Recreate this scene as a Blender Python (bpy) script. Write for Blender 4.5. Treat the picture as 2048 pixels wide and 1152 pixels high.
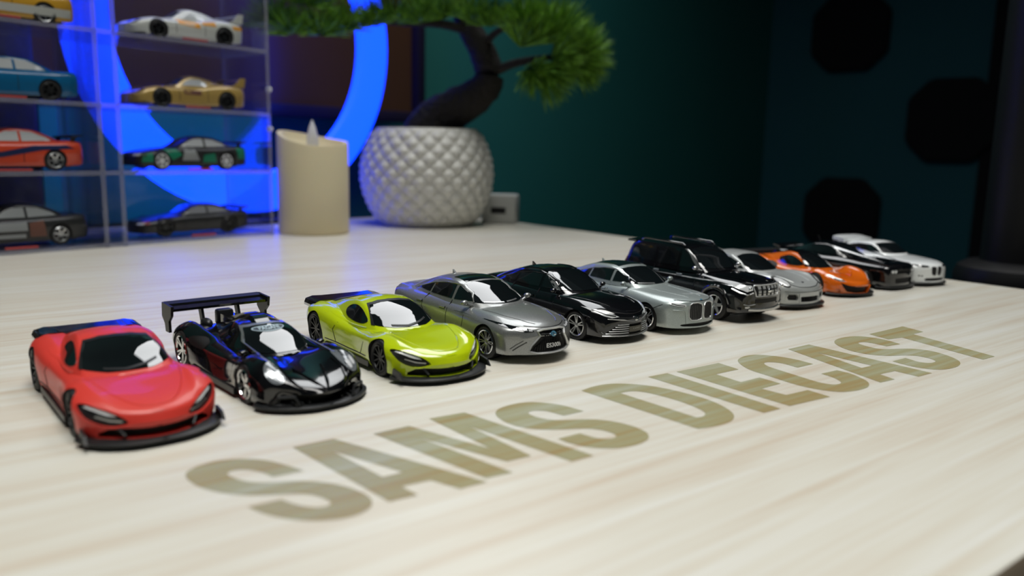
import bpy, bmesh, math, random
import numpy as np
from mathutils import Vector, Matrix
from mathutils.bvhtree import BVHTree
from mathutils.geometry import delaunay_2d_cdt

for _o in list(bpy.data.objects):
    bpy.data.objects.remove(_o)
S = 0.01                      # every length below is in centimetres; meshes are written in metres
SC = bpy.context.scene
COL = SC.collection
R = math.radians
random.seed(7)
PI = math.pi

# ------------------------------------------------------------------ camera
CAM_H, CAM_PITCH, CAM_ROLL, CAM_F = 6.23, R(9.61), R(1.14), 1619.0
_f = Vector((0, math.cos(CAM_PITCH), -math.sin(CAM_PITCH)))
_r = Vector((1, 0, 0)); _u = _r.cross(_f)
_r2 = _r * math.cos(CAM_ROLL) + _u * math.sin(CAM_ROLL)
_u2 = _u * math.cos(CAM_ROLL) - _r * math.sin(CAM_ROLL)
cd = bpy.data.cameras.new('camera'); cam = bpy.data.objects.new('camera', cd); COL.objects.link(cam)
cam.matrix_world = Matrix((( _r2.x, _u2.x, -_f.x, 0), (_r2.y, _u2.y, -_f.y, 0), (_r2.z, _u2.z, -_f.z, CAM_H * S), (0, 0, 0, 1)))
cd.sensor_width = 36; cd.lens = CAM_F / 2048 * 36; cd.clip_start = 0.005; cd.clip_end = 50
cd.dof.use_dof = True; cd.dof.focus_distance = 0.265; cd.dof.aperture_fstop = 11.0
SC.camera = cam

# ------------------------------------------------------------------ world, lights, exposure
W = bpy.data.worlds.new('room_ambient'); SC.world = W; W.use_nodes = True
W.node_tree.nodes['Background'].inputs[0].default_value = (0.55, 0.72, 0.78, 1)
W.node_tree.nodes['Background'].inputs[1].default_value = 0.030
def area(name, loc, size, power, color, target, rz=0, spread=180):
    l = bpy.data.lights.new(name, 'AREA'); l.shape = 'RECTANGLE'; l.size = size[0] * S; l.size_y = size[1] * S
    l.energy = power; l.color = color; l.spread = R(spread)
    o = bpy.data.objects.new(name, l); COL.objects.link(o); o.location = Vector(loc) * S
    if target: d = Vector(target) - Vector(loc); o.rotation_euler = d.to_track_quat('-Z', 'Y').to_euler()
    else: o.rotation_euler = (0, 0, rz)
    return o
area('softbox_light', (1.5, 72, 66), (30, 48), 1.6, (0.97, 0.99, 1.0), None, 0, 160)
area('ceiling_light', (12, -18, 190), (120, 110), 7.5, (1.0, 0.985, 0.94), None, R(37.7), 66)
SC.view_settings.view_transform = 'Standard'; SC.view_settings.look = 'None'
SC.view_settings.gamma = 1; SC.view_settings.exposure = 0.0; SC.view_settings.use_curve_mapping = False

# ------------------------------------------------------------------ materials
MATS = {}
def pbr(name, col, rough=.5, metal=0., coat=0., spec=.5, emit=None, estr=0., trans=0., ior=1.45, alpha=1.):
    if name in MATS: return MATS[name]
    m = bpy.data.materials.new(name); m.use_nodes = True; MATS[name] = m
    b = m.node_tree.nodes['Principled BSDF']
    b.inputs['Base Color'].default_value = (*col, 1); b.inputs['Roughness'].default_value = rough
    b.inputs['Metallic'].default_value = metal; b.inputs['Coat Weight'].default_value = coat
    b.inputs['Coat Roughness'].default_value = .02; b.inputs['Specular IOR Level'].default_value = spec
    b.inputs['Transmission Weight'].default_value = trans; b.inputs['IOR'].default_value = ior
    b.inputs['Alpha'].default_value = alpha
    if emit: b.inputs['Emission Color'].default_value = (*emit, 1); b.inputs['Emission Strength'].default_value = estr
    return m
def noise_bump(m, scale, strength, dist=.0001, detail=2.):
    nt = m.node_tree; b = nt.nodes['Principled BSDF']
    tc = nt.nodes.new('ShaderNodeTexCoord'); n = nt.nodes.new('ShaderNodeTexNoise'); bp = nt.nodes.new('ShaderNodeBump')
    n.inputs['Scale'].default_value = scale; n.inputs['Detail'].default_value = detail
    bp.inputs['Strength'].default_value = strength; bp.inputs['Distance'].default_value = dist
    nt.links.new(tc.outputs['Object'], n.inputs['Vector']); nt.links.new(n.outputs['Fac'], bp.inputs['Height'])
    nt.links.new(bp.outputs['Normal'], b.inputs['Normal'])
    return m
def flake(m, a, b_, scale=7000):
    nt = m.node_tree; b = nt.nodes['Principled BSDF']
    tc = nt.nodes.new('ShaderNodeTexCoord'); n = nt.nodes.new('ShaderNodeTexNoise'); r = nt.nodes.new('ShaderNodeValToRGB')
    n.inputs['Scale'].default_value = scale; n.inputs['Detail'].default_value = 1
    r.color_ramp.elements[0].position = .35; r.color_ramp.elements[1].position = .65
    r.color_ramp.elements[0].color = (*a, 1); r.color_ramp.elements[1].color = (*b_, 1)
    nt.links.new(tc.outputs['Object'], n.inputs['Vector']); nt.links.new(n.outputs['Fac'], r.inputs['Fac'])
    nt.links.new(r.outputs['Color'], b.inputs['Base Color'])
    return m
BLACK = pbr('gloss_black_paint', (.004, .004, .005), .12, 0, 1.)
PLASTIC = pbr('black_plastic', (.012, .013, .014), .38)
DARK = pbr('dark_recess', (.004, .004, .0045), .6)
GLASS = pbr('dark_window_glass', (.006, .008, .009), .03, 0, 1., 1.)
TYRE = noise_bump(pbr('tyre_rubber', (.012, .012, .012), .55), 900, .3)
CHROME = pbr('chrome', (.75, .76, .77), .12, 1.)
SILVER = pbr('silver_plastic', (.55, .56, .56), .25, .85)
LENS = pbr('headlight_lens', (.74, .76, .77), .12, .1, 1.)
WHITE = pbr('white_print', (.75, .76, .76), .4)
SEAM = pbr('panel_seam', (.006, .006, .006), .6)
REDLENS = pbr('red_tail_lens', (.16, .008, .008), .12, 0, 1.)
BARREL = pbr('rim_barrel', (.018, .018, .019), .35, .5)

# ------------------------------------------------------------------ mesh helpers (input in cm)
def link(o, parent=None):
    COL.objects.link(o)
    if parent is not None: o.parent = parent
    return o
def mesh_from(name, verts, faces, mats, fm=None, smooth=True, angle=35):
    me = bpy.data.meshes.new(name)
    v = np.asarray(verts, dtype=float).reshape(-1, 3) * S
    me.from_pydata(v.tolist(), [], [tuple(int(i) for i in f) for f in faces])
    for m in (mats if isinstance(mats, (list, tuple)) else [mats]): me.materials.append(m)
    if fm is not None: me.polygons.foreach_set('material_index', list(fm))
    me.update()
    if smooth:
        me.polygons.foreach_set('use_smooth', [True] * len(me.polygons))
        me.set_sharp_from_angle(angle=R(angle))
    return me
class MB:
    def __init__(s): s.v = []; s.f = []; s.m = []; s.cm = 0
    def add(s, vs, fs):
        b = len(s.v); s.v += [tuple(p) for p in vs]; s.f += [tuple(b + i for i in f) for f in fs]; s.m += [s.cm] * len(fs); return s
    def mat(s, i): s.cm = i; return s
    def box(s, c, d, rot=None, bev=0.):
        bm = bmesh.new(); bmesh.ops.create_cube(bm, size=1)
        bmesh.ops.scale(bm, vec=d, verts=bm.verts)
        if bev: bmesh.ops.bevel(bm, geom=bm.edges[:], offset=bev, segments=2, affect='EDGES', profile=.5)
        if rot is not None: bmesh.ops.transform(bm, matrix=rot, verts=bm.verts)
        bmesh.ops.translate(bm, vec=c, verts=bm.verts)
        return s.bm(bm)
    def bm(s, bm):
        bm.verts.index_update()
        s.add([v.co[:] for v in bm.verts], [[v.index for v in f.verts] for f in bm.faces]); bm.free(); return s
    def prism(s, poly, axis, a, b):
        """2-D polygon extruded along axis ('x': poly=(y,z), 'y': (x,z), 'z': (x,y)) from a to b."""
        f3 = {'x': lambda p, t: (t, p[0], p[1]), 'y': lambda p, t: (p[0], t, p[1]), 'z': lambda p, t: (p[0], p[1], t)}[axis]
        n = len(poly); vs = [f3(p, a) for p in poly] + [f3(p, b) for p in poly]
        s.add(vs, [list(range(n))[::-1], [n + i for i in range(n)]] + [[i, (i + 1) % n, n + (i + 1) % n, n + i] for i in range(n)])
        return s
    def tube(s, path, rad, n=10, cap=True):
        P = [Vector(p) for p in path]; rs = rad if isinstance(rad, (list, tuple)) else [rad] * len(P)
        vs = []; up = Vector((0, 0, 1))
        for i, p in enumerate(P):
            t = (P[min(i + 1, len(P) - 1)] - P[max(i - 1, 0)]).normalized()
            a = t.cross(up); a = a.normalized() if a.length > 1e-4 else Vector((1, 0, 0)); b = a.cross(t)
            vs += [p + (a * math.cos(2 * PI * k / n) + b * math.sin(2 * PI * k / n)) * rs[i] for k in range(n)]
        fs = [[i * n + k, i * n + (k + 1) % n, (i + 1) * n + (k + 1) % n, (i + 1) * n + k] for i in range(len(P) - 1) for k in range(n)]
        if cap: fs += [list(range(n)), [(len(P) - 1) * n + k for k in range(n)][::-1]]
        return s.add(vs, fs)
    def lathe(s, prof, n=40, axis='z', c=(0, 0, 0), closed=False, caps=True):
        vs = []
        for r_, h in prof:
            for k in range(n):
                a = 2 * PI * k / n
                p = (r_ * math.cos(a), r_ * math.sin(a), h) if axis == 'z' else (r_ * math.cos(a), h, r_ * math.sin(a))
                vs.append((p[0] + c[0], p[1] + c[1], p[2] + c[2]))
        m = len(prof); fs = []
        for i in range(m if closed else m - 1):
            j = (i + 1) % m
            fs += [[i * n + k, i * n + (k + 1) % n, j * n + (k + 1) % n, j * n + k] for k in range(n)]
        if not closed and caps:
            fs += [[k for k in range(n)][::-1], [(m - 1) * n + k for k in range(n)]]
        return s.add(vs, fs)
    def ell(s, c, d, n=16, m=10):
        prof = [(max(math.sin(PI * i / m), 1e-3) , -math.cos(PI * i / m)) for i in range(m + 1)]
        b = len(s.v); s.lathe(prof, n)
        for i in range(b, len(s.v)):
            x, y, z = s.v[i]; s.v[i] = (x * d[0] + c[0], y * d[1] + c[1], z * d[2] + c[2])
        return s
    def build(s, name, mats, parent=None, angle=35, smooth=True):
        me = mesh_from(name, s.v, s.f, mats, s.m, smooth, angle)
        bm = bmesh.new(); bm.from_mesh(me); bmesh.ops.recalc_face_normals(bm, faces=bm.faces); bm.to_mesh(me); bm.free()
        return link(bpy.data.objects.new(name, me), parent)
def empty(name, loc, rz=0, label=None, cat=None, group=None, kind=None):
    o = bpy.data.objects.new(name, None); o.empty_display_size = .01; COL.objects.link(o)
    o.location = Vector(loc) * S; o.rotation_euler = (0, 0, rz)
    return tag(o, label, cat, group, kind)
def tag(o, label=None, cat=None, group=None, kind=None):
    for k, v in (('label', label), ('category', cat), ('group', group), ('kind', kind)):
        if v: o[k] = v
    return o
def catmull(pts, per=6, closed=False, corners=None):
    """Smooth a polyline; corners = indices kept sharp."""
    P = [np.array(p, float) for p in pts]; n = len(P); out = []; cs = set(corners or [])
    for i in range(n if closed else n - 1):
        p1, p2 = P[i], P[(i + 1) % n]
        p0 = P[(i - 1) % n] if (closed or i > 0) else 2 * p1 - p2
        p3 = P[(i + 2) % n] if (closed or i + 2 < n) else 2 * p2 - p1
        if i in cs and (i + 1) % n in cs: out.append(p1); continue
        if i in cs: p0 = 2 * p1 - p2
        if (i + 1) % n in cs: p3 = 2 * p2 - p1
        for k in range(per):
            t = k / per
            out.append(.5 * (2 * p1 + (p2 - p0) * t + (2 * p0 - 5 * p1 + 4 * p2 - p3) * t * t + (3 * p1 - p0 - 3 * p2 + p3) * t ** 3))
    if not closed: out.append(P[-1])
    return [tuple(p) for p in out]
def text_obj(body, size, mat, parent, loc, rot, name='lettering', extrude=.004, bold=0.):
    c = bpy.data.curves.new('t', 'FONT'); c.body = body; c.size = size * S; c.align_x = 'CENTER'; c.align_y = 'CENTER'
    c.extrude = extrude * S; c.offset = bold * S; c.resolution_u = 3
    o = bpy.data.objects.new('t', c); COL.objects.link(o)
    dg = bpy.context.evaluated_depsgraph_get(); me = bpy.data.meshes.new_from_object(o.evaluated_get(dg))
    bpy.data.objects.remove(o); me.materials.clear(); me.materials.append(mat)
    m = bpy.data.objects.new(name, me); link(m, parent); m.location = Vector(loc) * S; m.rotation_euler = rot
    return m

# ------------------------------------------------------------------ car body lofting
def pchip(t, y, tq):
    t = np.asarray(t, float); y = np.asarray(y, float); h = np.diff(t); d = np.diff(y) / h; n = len(t); m = np.zeros(n)
    for i in range(1, n - 1):
        if d[i - 1] * d[i] > 0:
            w1 = 2 * h[i] + h[i - 1]; w2 = h[i] + 2 * h[i - 1]; m[i] = (w1 + w2) / (w1 / d[i - 1] + w2 / d[i])
    m[0] = d[0]; m[-1] = d[-1]
    i = np.clip(np.searchsorted(t, tq, 'right') - 1, 0, n - 2); s_ = (tq - t[i]) / h[i]
    h00 = 2 * s_**3 - 3 * s_**2 + 1; h10 = s_**3 - 2 * s_**2 + s_; h01 = -2 * s_**3 + 3 * s_**2; h11 = s_**3 - s_**2
    return h00 * y[i] + h10 * h[i] * m[i] + h01 * y[i + 1] + h11 * h[i] * m[i + 1]
def sec_lower(q):
    zt, ys, zs, ym, zm, yl, zl, zb = q
    return [(0, zt), (.5 * ys, zt + (zs - zt) * .2), (.82 * ys, zt + (zs - zt) * .6), (ys, zs),
            (ys + (ym - ys) * .74, zs + (zm - zs) * .36), (ym, zm), (ym + (yl - ym) * .45, zm + (zl - zm) * .6), (yl, zl), (yl - .05, zb), (0, zb)]
PER_L = [4, 3, 3, 4, 4, 4, 3, 2, 6]
def sec_cabin(q):
    zr, yr, z2, yb, zb = q
    return [(0, zr), (.5 * yr, zr - (zr - z2) * .18), (.85 * yr, zr - (zr - z2) * .58), (yr, z2), (yr + (yb - yr) * .55, z2 + (zb - z2) * .5), (yb, zb), (0, zb - .05)]
PER_C = [4, 4, 3, 5, 5, 6]
def half_section(pts, per):
    P = [np.array(p, float) for p in pts]; n = len(P); out = []
    for i in range(n - 1):
        p1, p2 = P[i], P[i + 1]
        p0 = P[i - 1] if i > 0 else np.array((-P[1][0], P[1][1]))
        p3 = P[i + 2] if i + 2 < n else p2
        if i == n - 2:
            for k in range(per[i]): out.append(p1 + (p2 - p1) * k / per[i])
            continue
        if i == n - 3: p3 = 2 * p2 - p1
        for k in range(per[i]):
            t = k / per[i]
            out.append(.5 * (2 * p1 + (p2 - p0) * t + (2 * p0 - 5 * p1 + 4 * p2 - p3) * t * t + (3 * p1 - p0 - 3 * p2 + p3) * t ** 3))
    out.append(P[-1]); return np.array(out)
def loft(stations, sec, per, steps=7):
    """stations: rows (x, section params..., sweep). Returns verts, faces of a closed symmetric shell."""
    A = np.array(stations, float); n = len(A)
    for k in (0, -1): A[k, 3] = min(A[k, 3], A[k, 1] - .05)          # ends crown upwards
    t = np.concatenate([[0], np.cumsum(np.hypot(np.diff(A[:, 0]), .7 * np.diff(A[:, 1])) + .02)])
    tq = np.concatenate([np.linspace(t[i], t[i + 1], steps, endpoint=False) for i in range(n - 1)] + [[t[-1]]])
    Q = np.stack([pchip(t, A[:, k], tq) for k in range(A.shape[1])], 1)
    V = []; F = []; nr = None; rings = []
    for q in Q:
        h = half_section(sec(q[1:-1]), per); ym = max(h[:, 0].max(), .05)
        x = q[0] - q[-1] * (h[:, 0] / ym) ** 2
        ring = [len(V) + i for i in range(len(h))]
        V += [(x[i], h[i, 0], h[i, 1]) for i in range(len(h))]
        left = [ring[0]] + [len(V) + i - 1 for i in range(1, len(h) - 1)] + [ring[-1]]
        V += [(x[i], -h[i, 0], h[i, 1]) for i in range(1, len(h) - 1)]
        rings.append((ring, left))
    for (a, al), (b, bl) in zip(rings[:-1], rings[1:]):
        for i in range(len(a) - 1):
            F.append((a[i], a[i + 1], b[i + 1], b[i])); F.append((al[i + 1], al[i], bl[i], bl[i + 1]))
    for (a, al), q, flip in ((rings[0], Q[0], True), (rings[-1], Q[-1], False)):   # end faces keep the sweep in plan
        ym = max(max(V[i][1] for i in a), .05); M = per[-1]; rows = []; last = len(a) - 1 - M
        for i in range(last + 1):
            if i == 0: rows.append([a[0]] * (2 * M + 1)); continue
            if i == last: rows.append([a[j] for j in range(last, len(a))] + [al[j] for j in range(len(a) - 2, last - 1, -1)]); continue
            y0, z0 = V[a[i]][1], V[a[i]][2]; row = [a[i]]
            for k in range(1, 2 * M):
                y = y0 * (1 - k / M); row.append(len(V)); V.append((q[0] - q[-1] * (y / ym) ** 2, y, z0))
            rows.append(row + [al[i]])
        for i in range(len(rows) - 1):
            for k in range(2 * M):
                f = [rows[i][k], rows[i + 1][k], rows[i + 1][k + 1], rows[i][k + 1]]
                f = [f[j] for j in range(4) if f[j] not in f[:j]]
                if len(f) > 2: F.append(tuple(f[::-1] if flip else f))
    return V, F
def fix_normals(me):
    bm = bmesh.new(); bm.from_mesh(me); bmesh.ops.remove_doubles(bm, verts=bm.verts, dist=1e-7); bmesh.ops.recalc_face_normals(bm, faces=bm.faces)
    if bm.calc_volume(signed=True) < 0: bmesh.ops.reverse_faces(bm, faces=bm.faces)
    bm.to_mesh(me); bm.free()
class Car:
    def __init__(s, name, label, loc, heading, group, scale=1., cat='toy car', zk=1.):
        s.zk = zk
        s.root = empty(name, (loc[0], loc[1], loc[2] if len(loc) > 2 else 0), R(heading), label, cat, group); s.root.scale = (scale,) * 3
        s.cutters = []; s.cabin = None
    def shape(s, lower, cabin, paint, steps=7):
        s.paint = paint
        s.lv, s.lf = loft(lower, sec_lower, PER_L, steps)
        s.cv, s.cf = loft(cabin, sec_cabin, PER_C, steps) if cabin else ([], [])
        s.lv = [(x, y, z * s.zk) for x, y, z in s.lv]; s.cv = [(x, y, z * s.zk) for x, y, z in s.cv]
        b = len(s.lv)
        s.bvh = BVHTree.FromPolygons([Vector(v) for v in s.lv] + [Vector(v) for v in s.cv], s.lf + [tuple(b + i for i in f) for f in s.cf])
    def hit(s, proj, u, v, off, along=False):
        sg = -1 if proj.endswith('-') else 1; k = proj.rstrip('+-')
        if k != 'top': v = v * s.zk
        o, d = {'side': (Vector((u, sg * 9, v)), Vector((0, -sg, 0))), 'front': (Vector((9, u, v)), Vector((-1, 0, 0))),
                'back': (Vector((-9, u, v)), Vector((1, 0, 0))), 'top': (Vector((u, v, 9)), Vector((0, 0, -1)))}[k]
        p, n, i, dist = s.bvh.ray_cast(o, d)
        if p is None:
            p0 = {'side': Vector((u, sg * 1., v)), 'front': Vector((3, u, v)), 'back': Vector((-3, u, v)), 'top': Vector((u, v, 1.))}[k]
            p, n, i, dist = s.bvh.find_nearest(p0)
        if n.dot(d) > 0: n = -n
        return p - d * off if along else p + n * off
    def _tri(s, poly, d):
        pts = []
        for i, p in enumerate(poly):
            q = poly[(i + 1) % len(poly)]; L = math.hypot(q[0] - p[0], q[1] - p[1]); n = max(1, int(math.ceil(L / d)))
            pts += [(p[0] + (q[0] - p[0]) * k / n, p[1] + (q[1] - p[1]) * k / n) for k in range(n)]
        nb = len(pts); xs = [p[0] for p in pts]; ys = [p[1] for p in pts]; P = np.array(pts)
        def inside(x, y):
            c = False; j = nb - 1
            for i in range(nb):
                if (ys[i] > y) != (ys[j] > y) and x < (xs[j] - xs[i]) * (y - ys[i]) / (ys[j] - ys[i] + 1e-12) + xs[i]: c = not c
                j = i
            return c
        g = []
        for a in np.arange(min(xs) + d / 2, max(xs), d):
            for b in np.arange(min(ys) + d / 2, max(ys), d):
                if inside(a, b) and np.min(np.hypot(P[:, 0] - a, P[:, 1] - b)) > .45 * d: g.append((a, b))
        vs, es, fs, *_ = delaunay_2d_cdt([Vector(p) for p in pts + g], [(i, (i + 1) % nb) for i in range(nb)], [list(range(nb))], 1, 1e-6)
        return [tuple(v) for v in vs], [tuple(f) for f in fs]
    def patch_mesh(s, name, proj, poly, mat, off=.012, depth=.04, d=.12, smooth=None, along=False):
        if smooth: poly = catmull(poly, smooth, True)
        vs, fs = s._tri(poly, d); top = [s.hit(proj, u, v, off, along) for u, v in vs]
        cnt = {}
        for f in fs:
            for i in range(3):
                e = (f[i], f[(i + 1) % 3]); k = tuple(sorted(e)); cnt[k] = (cnt.get(k, (0,))[0] + 1, e)
        V = list(top); low = {}; F = list(fs)
        if depth:
            for k, (c, e) in cnt.items():
                if c == 1:
                    for i in e:
                        if i not in low: low[i] = len(V); V.append(s.hit(proj, vs[i][0], vs[i][1], off - depth, along))
                    F.append((e[1], e[0], low[e[0]], low[e[1]]))
        return V, F
    def patch(s, name, proj, poly, mat, off=.012, depth=.04, d=.12, smooth=None, parent=None, label=None, both=False):
        out = []
        for sg in ((1, -1) if both else (1,)):
            pr = proj; pl = poly
            if sg < 0:
                if proj.startswith('side'): pr = 'side-'
                elif proj in ('front', 'back'): pl = [(-u, v) for u, v in poly]
                else: pl = [(u, -v) for u, v in poly]
            V, F = s.patch_mesh(name, pr, pl, mat, off, depth, d, smooth)
            mb = MB(); mb.add(V, F); o = mb.build(name, mat, parent or s.root, 40)
            if label: o['label'] = label
            out.append(o)
        return out if both else out[0]
    def recess(s, name, proj, poly, depth, liner=DARK, smooth=None, both=False, d=.14, wall=None):
        """Sink an opening into the body and line its floor."""
        res = []
        for sg in ((1, -1) if both else (1,)):
            pr = proj; pl = poly
            if sg < 0:
                if proj.startswith('side'): pr = 'side-'
                else: pl = [(-u, v) for u, v in poly] if proj in ('front', 'back') else [(u, -v) for u, v in poly]
            if smooth: pl = catmull(pl, smooth, True)
            vs, fs = s._tri(pl, d)
            a = [s.hit(pr, u, v, .25, True) for u, v in vs]; b = [s.hit(pr, u, v, -depth, True) for u, v in vs]
            n = len(vs); cnt = {}
            for f in fs:
                for i in range(3):
                    e = (f[i], f[(i + 1) % 3]); k = tuple(sorted(e)); cnt[k] = (cnt.get(k, (0,))[0] + 1, e)
            F = list(fs) + [tuple(n + i for i in f[::-1]) for f in fs]
            F += [(e[1], e[0], n + e[0], n + e[1]) for k, (c, e) in cnt.items() if c == 1]
            mb = MB(); mb.add(a + b, F); s.cutters.append((mb, wall or s.paint))
            ml = MB(); ml.add([s.hit(pr, u, v, -depth + .012, True) for u, v in vs], fs); res.append(ml.build(name, liner, s.root, 40))
        return res if both else res[0]
    def strip(s, name, proj, path, width, mat=SEAM, off=.006, both=False, parent=None, smooth=0, d=.12, raised=0.):
        outs = []
        for sg in ((1, -1) if both else (1,)):
            pr = proj; pl = path
            if sg < 0:
                if proj.startswith('side'): pr = 'side-'
                else: pl = [(-u, v) for u, v in path] if proj in ('front', 'back') else [(u, -v) for u, v in path]
            if smooth: pl = catmull(pl, smooth)
            P = []
            for a, b in zip(pl[:-1], pl[1:]):
                n = max(1, int(math.hypot(b[0] - a[0], b[1] - a[1]) / d)); P += [(a[0] + (b[0] - a[0]) * k / n, a[1] + (b[1] - a[1]) * k / n) for k in range(n)]
            P.append(pl[-1]); V = []
            for i, p in enumerate(P):
                q0 = P[max(i - 1, 0)]; q1 = P[min(i + 1, len(P) - 1)]; tx, ty = q1[0] - q0[0], q1[1] - q0[1]; L = math.hypot(tx, ty) or 1
                nx, ny = -ty / L * width / 2, tx / L * width / 2
                V += [s.hit(pr, p[0] + nx, p[1] + ny, off - .03), s.hit(pr, p[0] + nx, p[1] + ny, off), s.hit(pr, p[0], p[1], off + raised), s.hit(pr, p[0] - nx, p[1] - ny, off), s.hit(pr, p[0] - nx, p[1] - ny, off - .03)]
            F = [(5 * i + k, 5 * i + k + 1, 5 * i + k + 6, 5 * i + k + 5) for i in range(len(P) - 1) for k in range(4)]
            mb = MB(); mb.add(V, F); outs.append(mb.build(name, mat, parent or s.root, 60))
        return outs if both else outs[0]
    def wheels(s, axles, w, style, arch=1.075, inset=.03, archw=.62):
        """axles: (x, radius, half track to outer face)."""
        cache = {}
        for x, r_, yo in axles:
            if r_ not in cache: cache[r_] = wheel_mesh(r_, w, **style)
            ty, rm = cache[r_]
            for sg in (1, -1):
                o = link(bpy.data.objects.new('wheel', ty), s.root); o.location = Vector((x, sg * (yo - inset - w / 2), r_)) * S
                o.rotation_euler = (0, random.uniform(0, 1), 0 if sg > 0 else PI)
                link(bpy.data.objects.new('rim', rm), o)
                mb = MB(); n = 40; prof = [(r_ * arch, 0), (r_ * arch, archw + .6)]
                mb.lathe(prof, n, 'y'); ys = yo - archw
                mb.v = [(p[0] + x, (p[1] + ys) * sg, p[2] + r_) for p in mb.v]; s.cutters.append((mb, DARK))
    def finish(s, extra_mats=None):
        me = mesh_from('body', s.lv, s.lf, s.paint, None, False)
        o = bpy.data.objects.new('body', me); COL.objects.link(o)
        fix_normals(me)
        tmp = []
        groups = {}
        for mb, m in s.cutters: groups.setdefault(m.name, [m, []])[1].append(mb)
        for m, L in groups.values():
            for mb in L:
                c = mb.build('cut', m, None, smooth=False); fix_normals(c.data); tmp.append(c)
                md = o.modifiers.new('b', 'BOOLEAN'); md.operation = 'DIFFERENCE'; md.object = c; md.solver = 'EXACT'; md.material_mode = 'TRANSFER'
        dg = bpy.context.evaluated_depsgraph_get(); dg.update()
        nm = bpy.data.meshes.new_from_object(o.evaluated_get(dg)); nm.name = 'body'
        o.modifiers.clear(); o.data = nm
        for c in tmp: bpy.data.objects.remove(c)
        mats = list(nm.materials)
        if s.cv:
            bm = bmesh.new(); bm.from_mesh(nm); vs = [bm.verts.new(Vector(v) * S) for v in s.cv]
            nf = []
            for f in s.cf:
                try: q = bm.faces.new([vs[i] for i in f]); q.material_index = 0; nf.append(q)
                except ValueError: pass
            bmesh.ops.recalc_face_normals(bm, faces=nf); bm.to_mesh(nm); bm.free()
        nm.polygons.foreach_set('use_smooth', [True] * len(nm.polygons)); nm.set_sharp_from_angle(angle=R(32)); nm.update()
        o.parent = s.root
        return o
    def add(s, name, mb, mat, label=None, parent=None, angle=35):
        if s.zk != 1: mb.v = [(p[0], p[1], p[2] * s.zk) for p in mb.v]
        o = mb.build(name, mat, parent or s.root, angle)
        if label: o['label'] = label
        return o
    def chassis(s, x0, x1, w, z0=.16, z1=.4, mat=PLASTIC):
        x0 += .3; x1 -= .5; w *= .92
        mb = MB(); mb.box(((x0 + x1) / 2, 0, (z0 + z1) / 2), (x1 - x0, 2 * w, z1 - z0), bev=.04); s.add('chassis', mb, mat)
    def mirrors(s, x, y, z, mat, d=(.1, .13, .08), stalk=True):
        y -= .06; d = (min(d[0], .1), min(d[1], .13), min(d[2], .085))
        for sg in (1, -1):
            mb = MB(); mb.ell((x, sg * y, z), d, 14, 8)
            if stalk: mb.tube([(x, sg * (y - .05), z - .05), (x + .08, sg * (y - .32), z - .14)], .045, 8)
            s.add('wing_mirror', mb, mat)
    def decal(s, name, proj, body, size, mat, cu, cv, off=.03, sx=1., parent=None, bold=0.):
        """Lettering laid onto the body surface."""
        o = text_obj(body, size, mat, None, (0, 0, 0), (0, 0, 0), name, 0., bold); me = o.data
        for v in me.vertices:
            p = s.hit(proj, cu + v.co.x / S * sx, cv + v.co.y / S, off); v.co = p * S
        me.update(); o.parent = parent or s.root
        return o
    def handles(s, pts, mat, L=.3, w=.05):
        for x, z in pts: s.strip('door_handle', 'side', [(x - L / 2, z), (x + L / 2, z)], w, mat, .03, True, raised=.015)
def wheel_mesh(r, w, n=10, rr=.74, mat=SILVER, spoke=.07, double=False, lip=SILVER, hub=.14, dish=.06, tread=True):
    mb = MB(); b = .13 * r
    prof = [(r * rr, -w / 2 + .02), (r * .88, -w / 2), (r - b * .5, -w / 2 + .01), (r, -w / 2 + b * .7), (r, w / 2 - b * .7), (r - b * .5, w / 2 - .01), (r * .88, w / 2), (r * rr, w / 2 - .03), (r * rr, -w / 2 + .05)]
    mb.lathe(prof, 36, 'y', closed=True)
    if tread:
        for k in range(36):
            a = 2 * PI * k / 36; 
            for yy in (-.22, 0, .22):
                rot = Matrix.Rotation(-a, 4, 'Y'); mb.box((r * math.cos(a) * 1., yy * w, r * math.sin(a) * 1.), (.02, w * .2, .055), rot)
    ty = mesh_from('wheel', mb.v, mb.f, TYRE, mb.m, True, 40)
    m = MB(); R0 = r * rr; yo = w / 2
    m.mat(0).lathe([(.02, yo - .16), (R0 * .98, yo - .16), (R0 * 1.02, yo - .02)], 36, 'y', caps=False)
    m.mat(1).lathe([(R0 * .9, yo - .05), (R0 * .93, yo - .01), (R0 * .99, yo + .005), (R0 * 1.04, yo - .015), (R0 * .97, yo - .08)], 36, 'y', closed=True)
    m.mat(2)
    for k in range(n):
        for q in ((-1, 1) if double else (0,)):
            a = 2 * PI * k / n + q * ((.17 if n <= 6 else .13) if double else 0)
            ca, sa = math.cos(a), math.sin(a); w0, w1 = spoke * .8, spoke * .62
            def P(rad, t, y): return (rad * ca - t * sa, y, rad * sa + t * ca)
            r0, r1 = hub * r * .8, R0 * .95
            vs = [P(r0, -w0, yo - dish), P(r0, w0, yo - dish), P(r1, w1, yo - .02), P(r1, -w1, yo - .02),
                  P(r0, -w0, yo - dish - .06), P(r0, w0, yo - dish - .06), P(r1, w1, yo - .1), P(r1, -w1, yo - .1)]
            m.add(vs, [(0, 1, 2, 3), (4, 7, 6, 5), (0, 4, 5, 1), (1, 5, 6, 2), (2, 6, 7, 3), (3, 7, 4, 0)])
    m.lathe([(.01, yo - dish + .01), (hub * r * 1.1, yo - dish + .005), (hub * r * 1.3, yo - dish - .05)], 18, 'y', caps=False)
    me = mesh_from('rim', m.v, m.f, [BARREL, lip, mat], m.m, True, 30)
    bm = bmesh.new(); bm.from_mesh(me); bmesh.ops.recalc_face_normals(bm, faces=bm.faces); bm.to_mesh(me); bm.free()
    return ty, me

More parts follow.
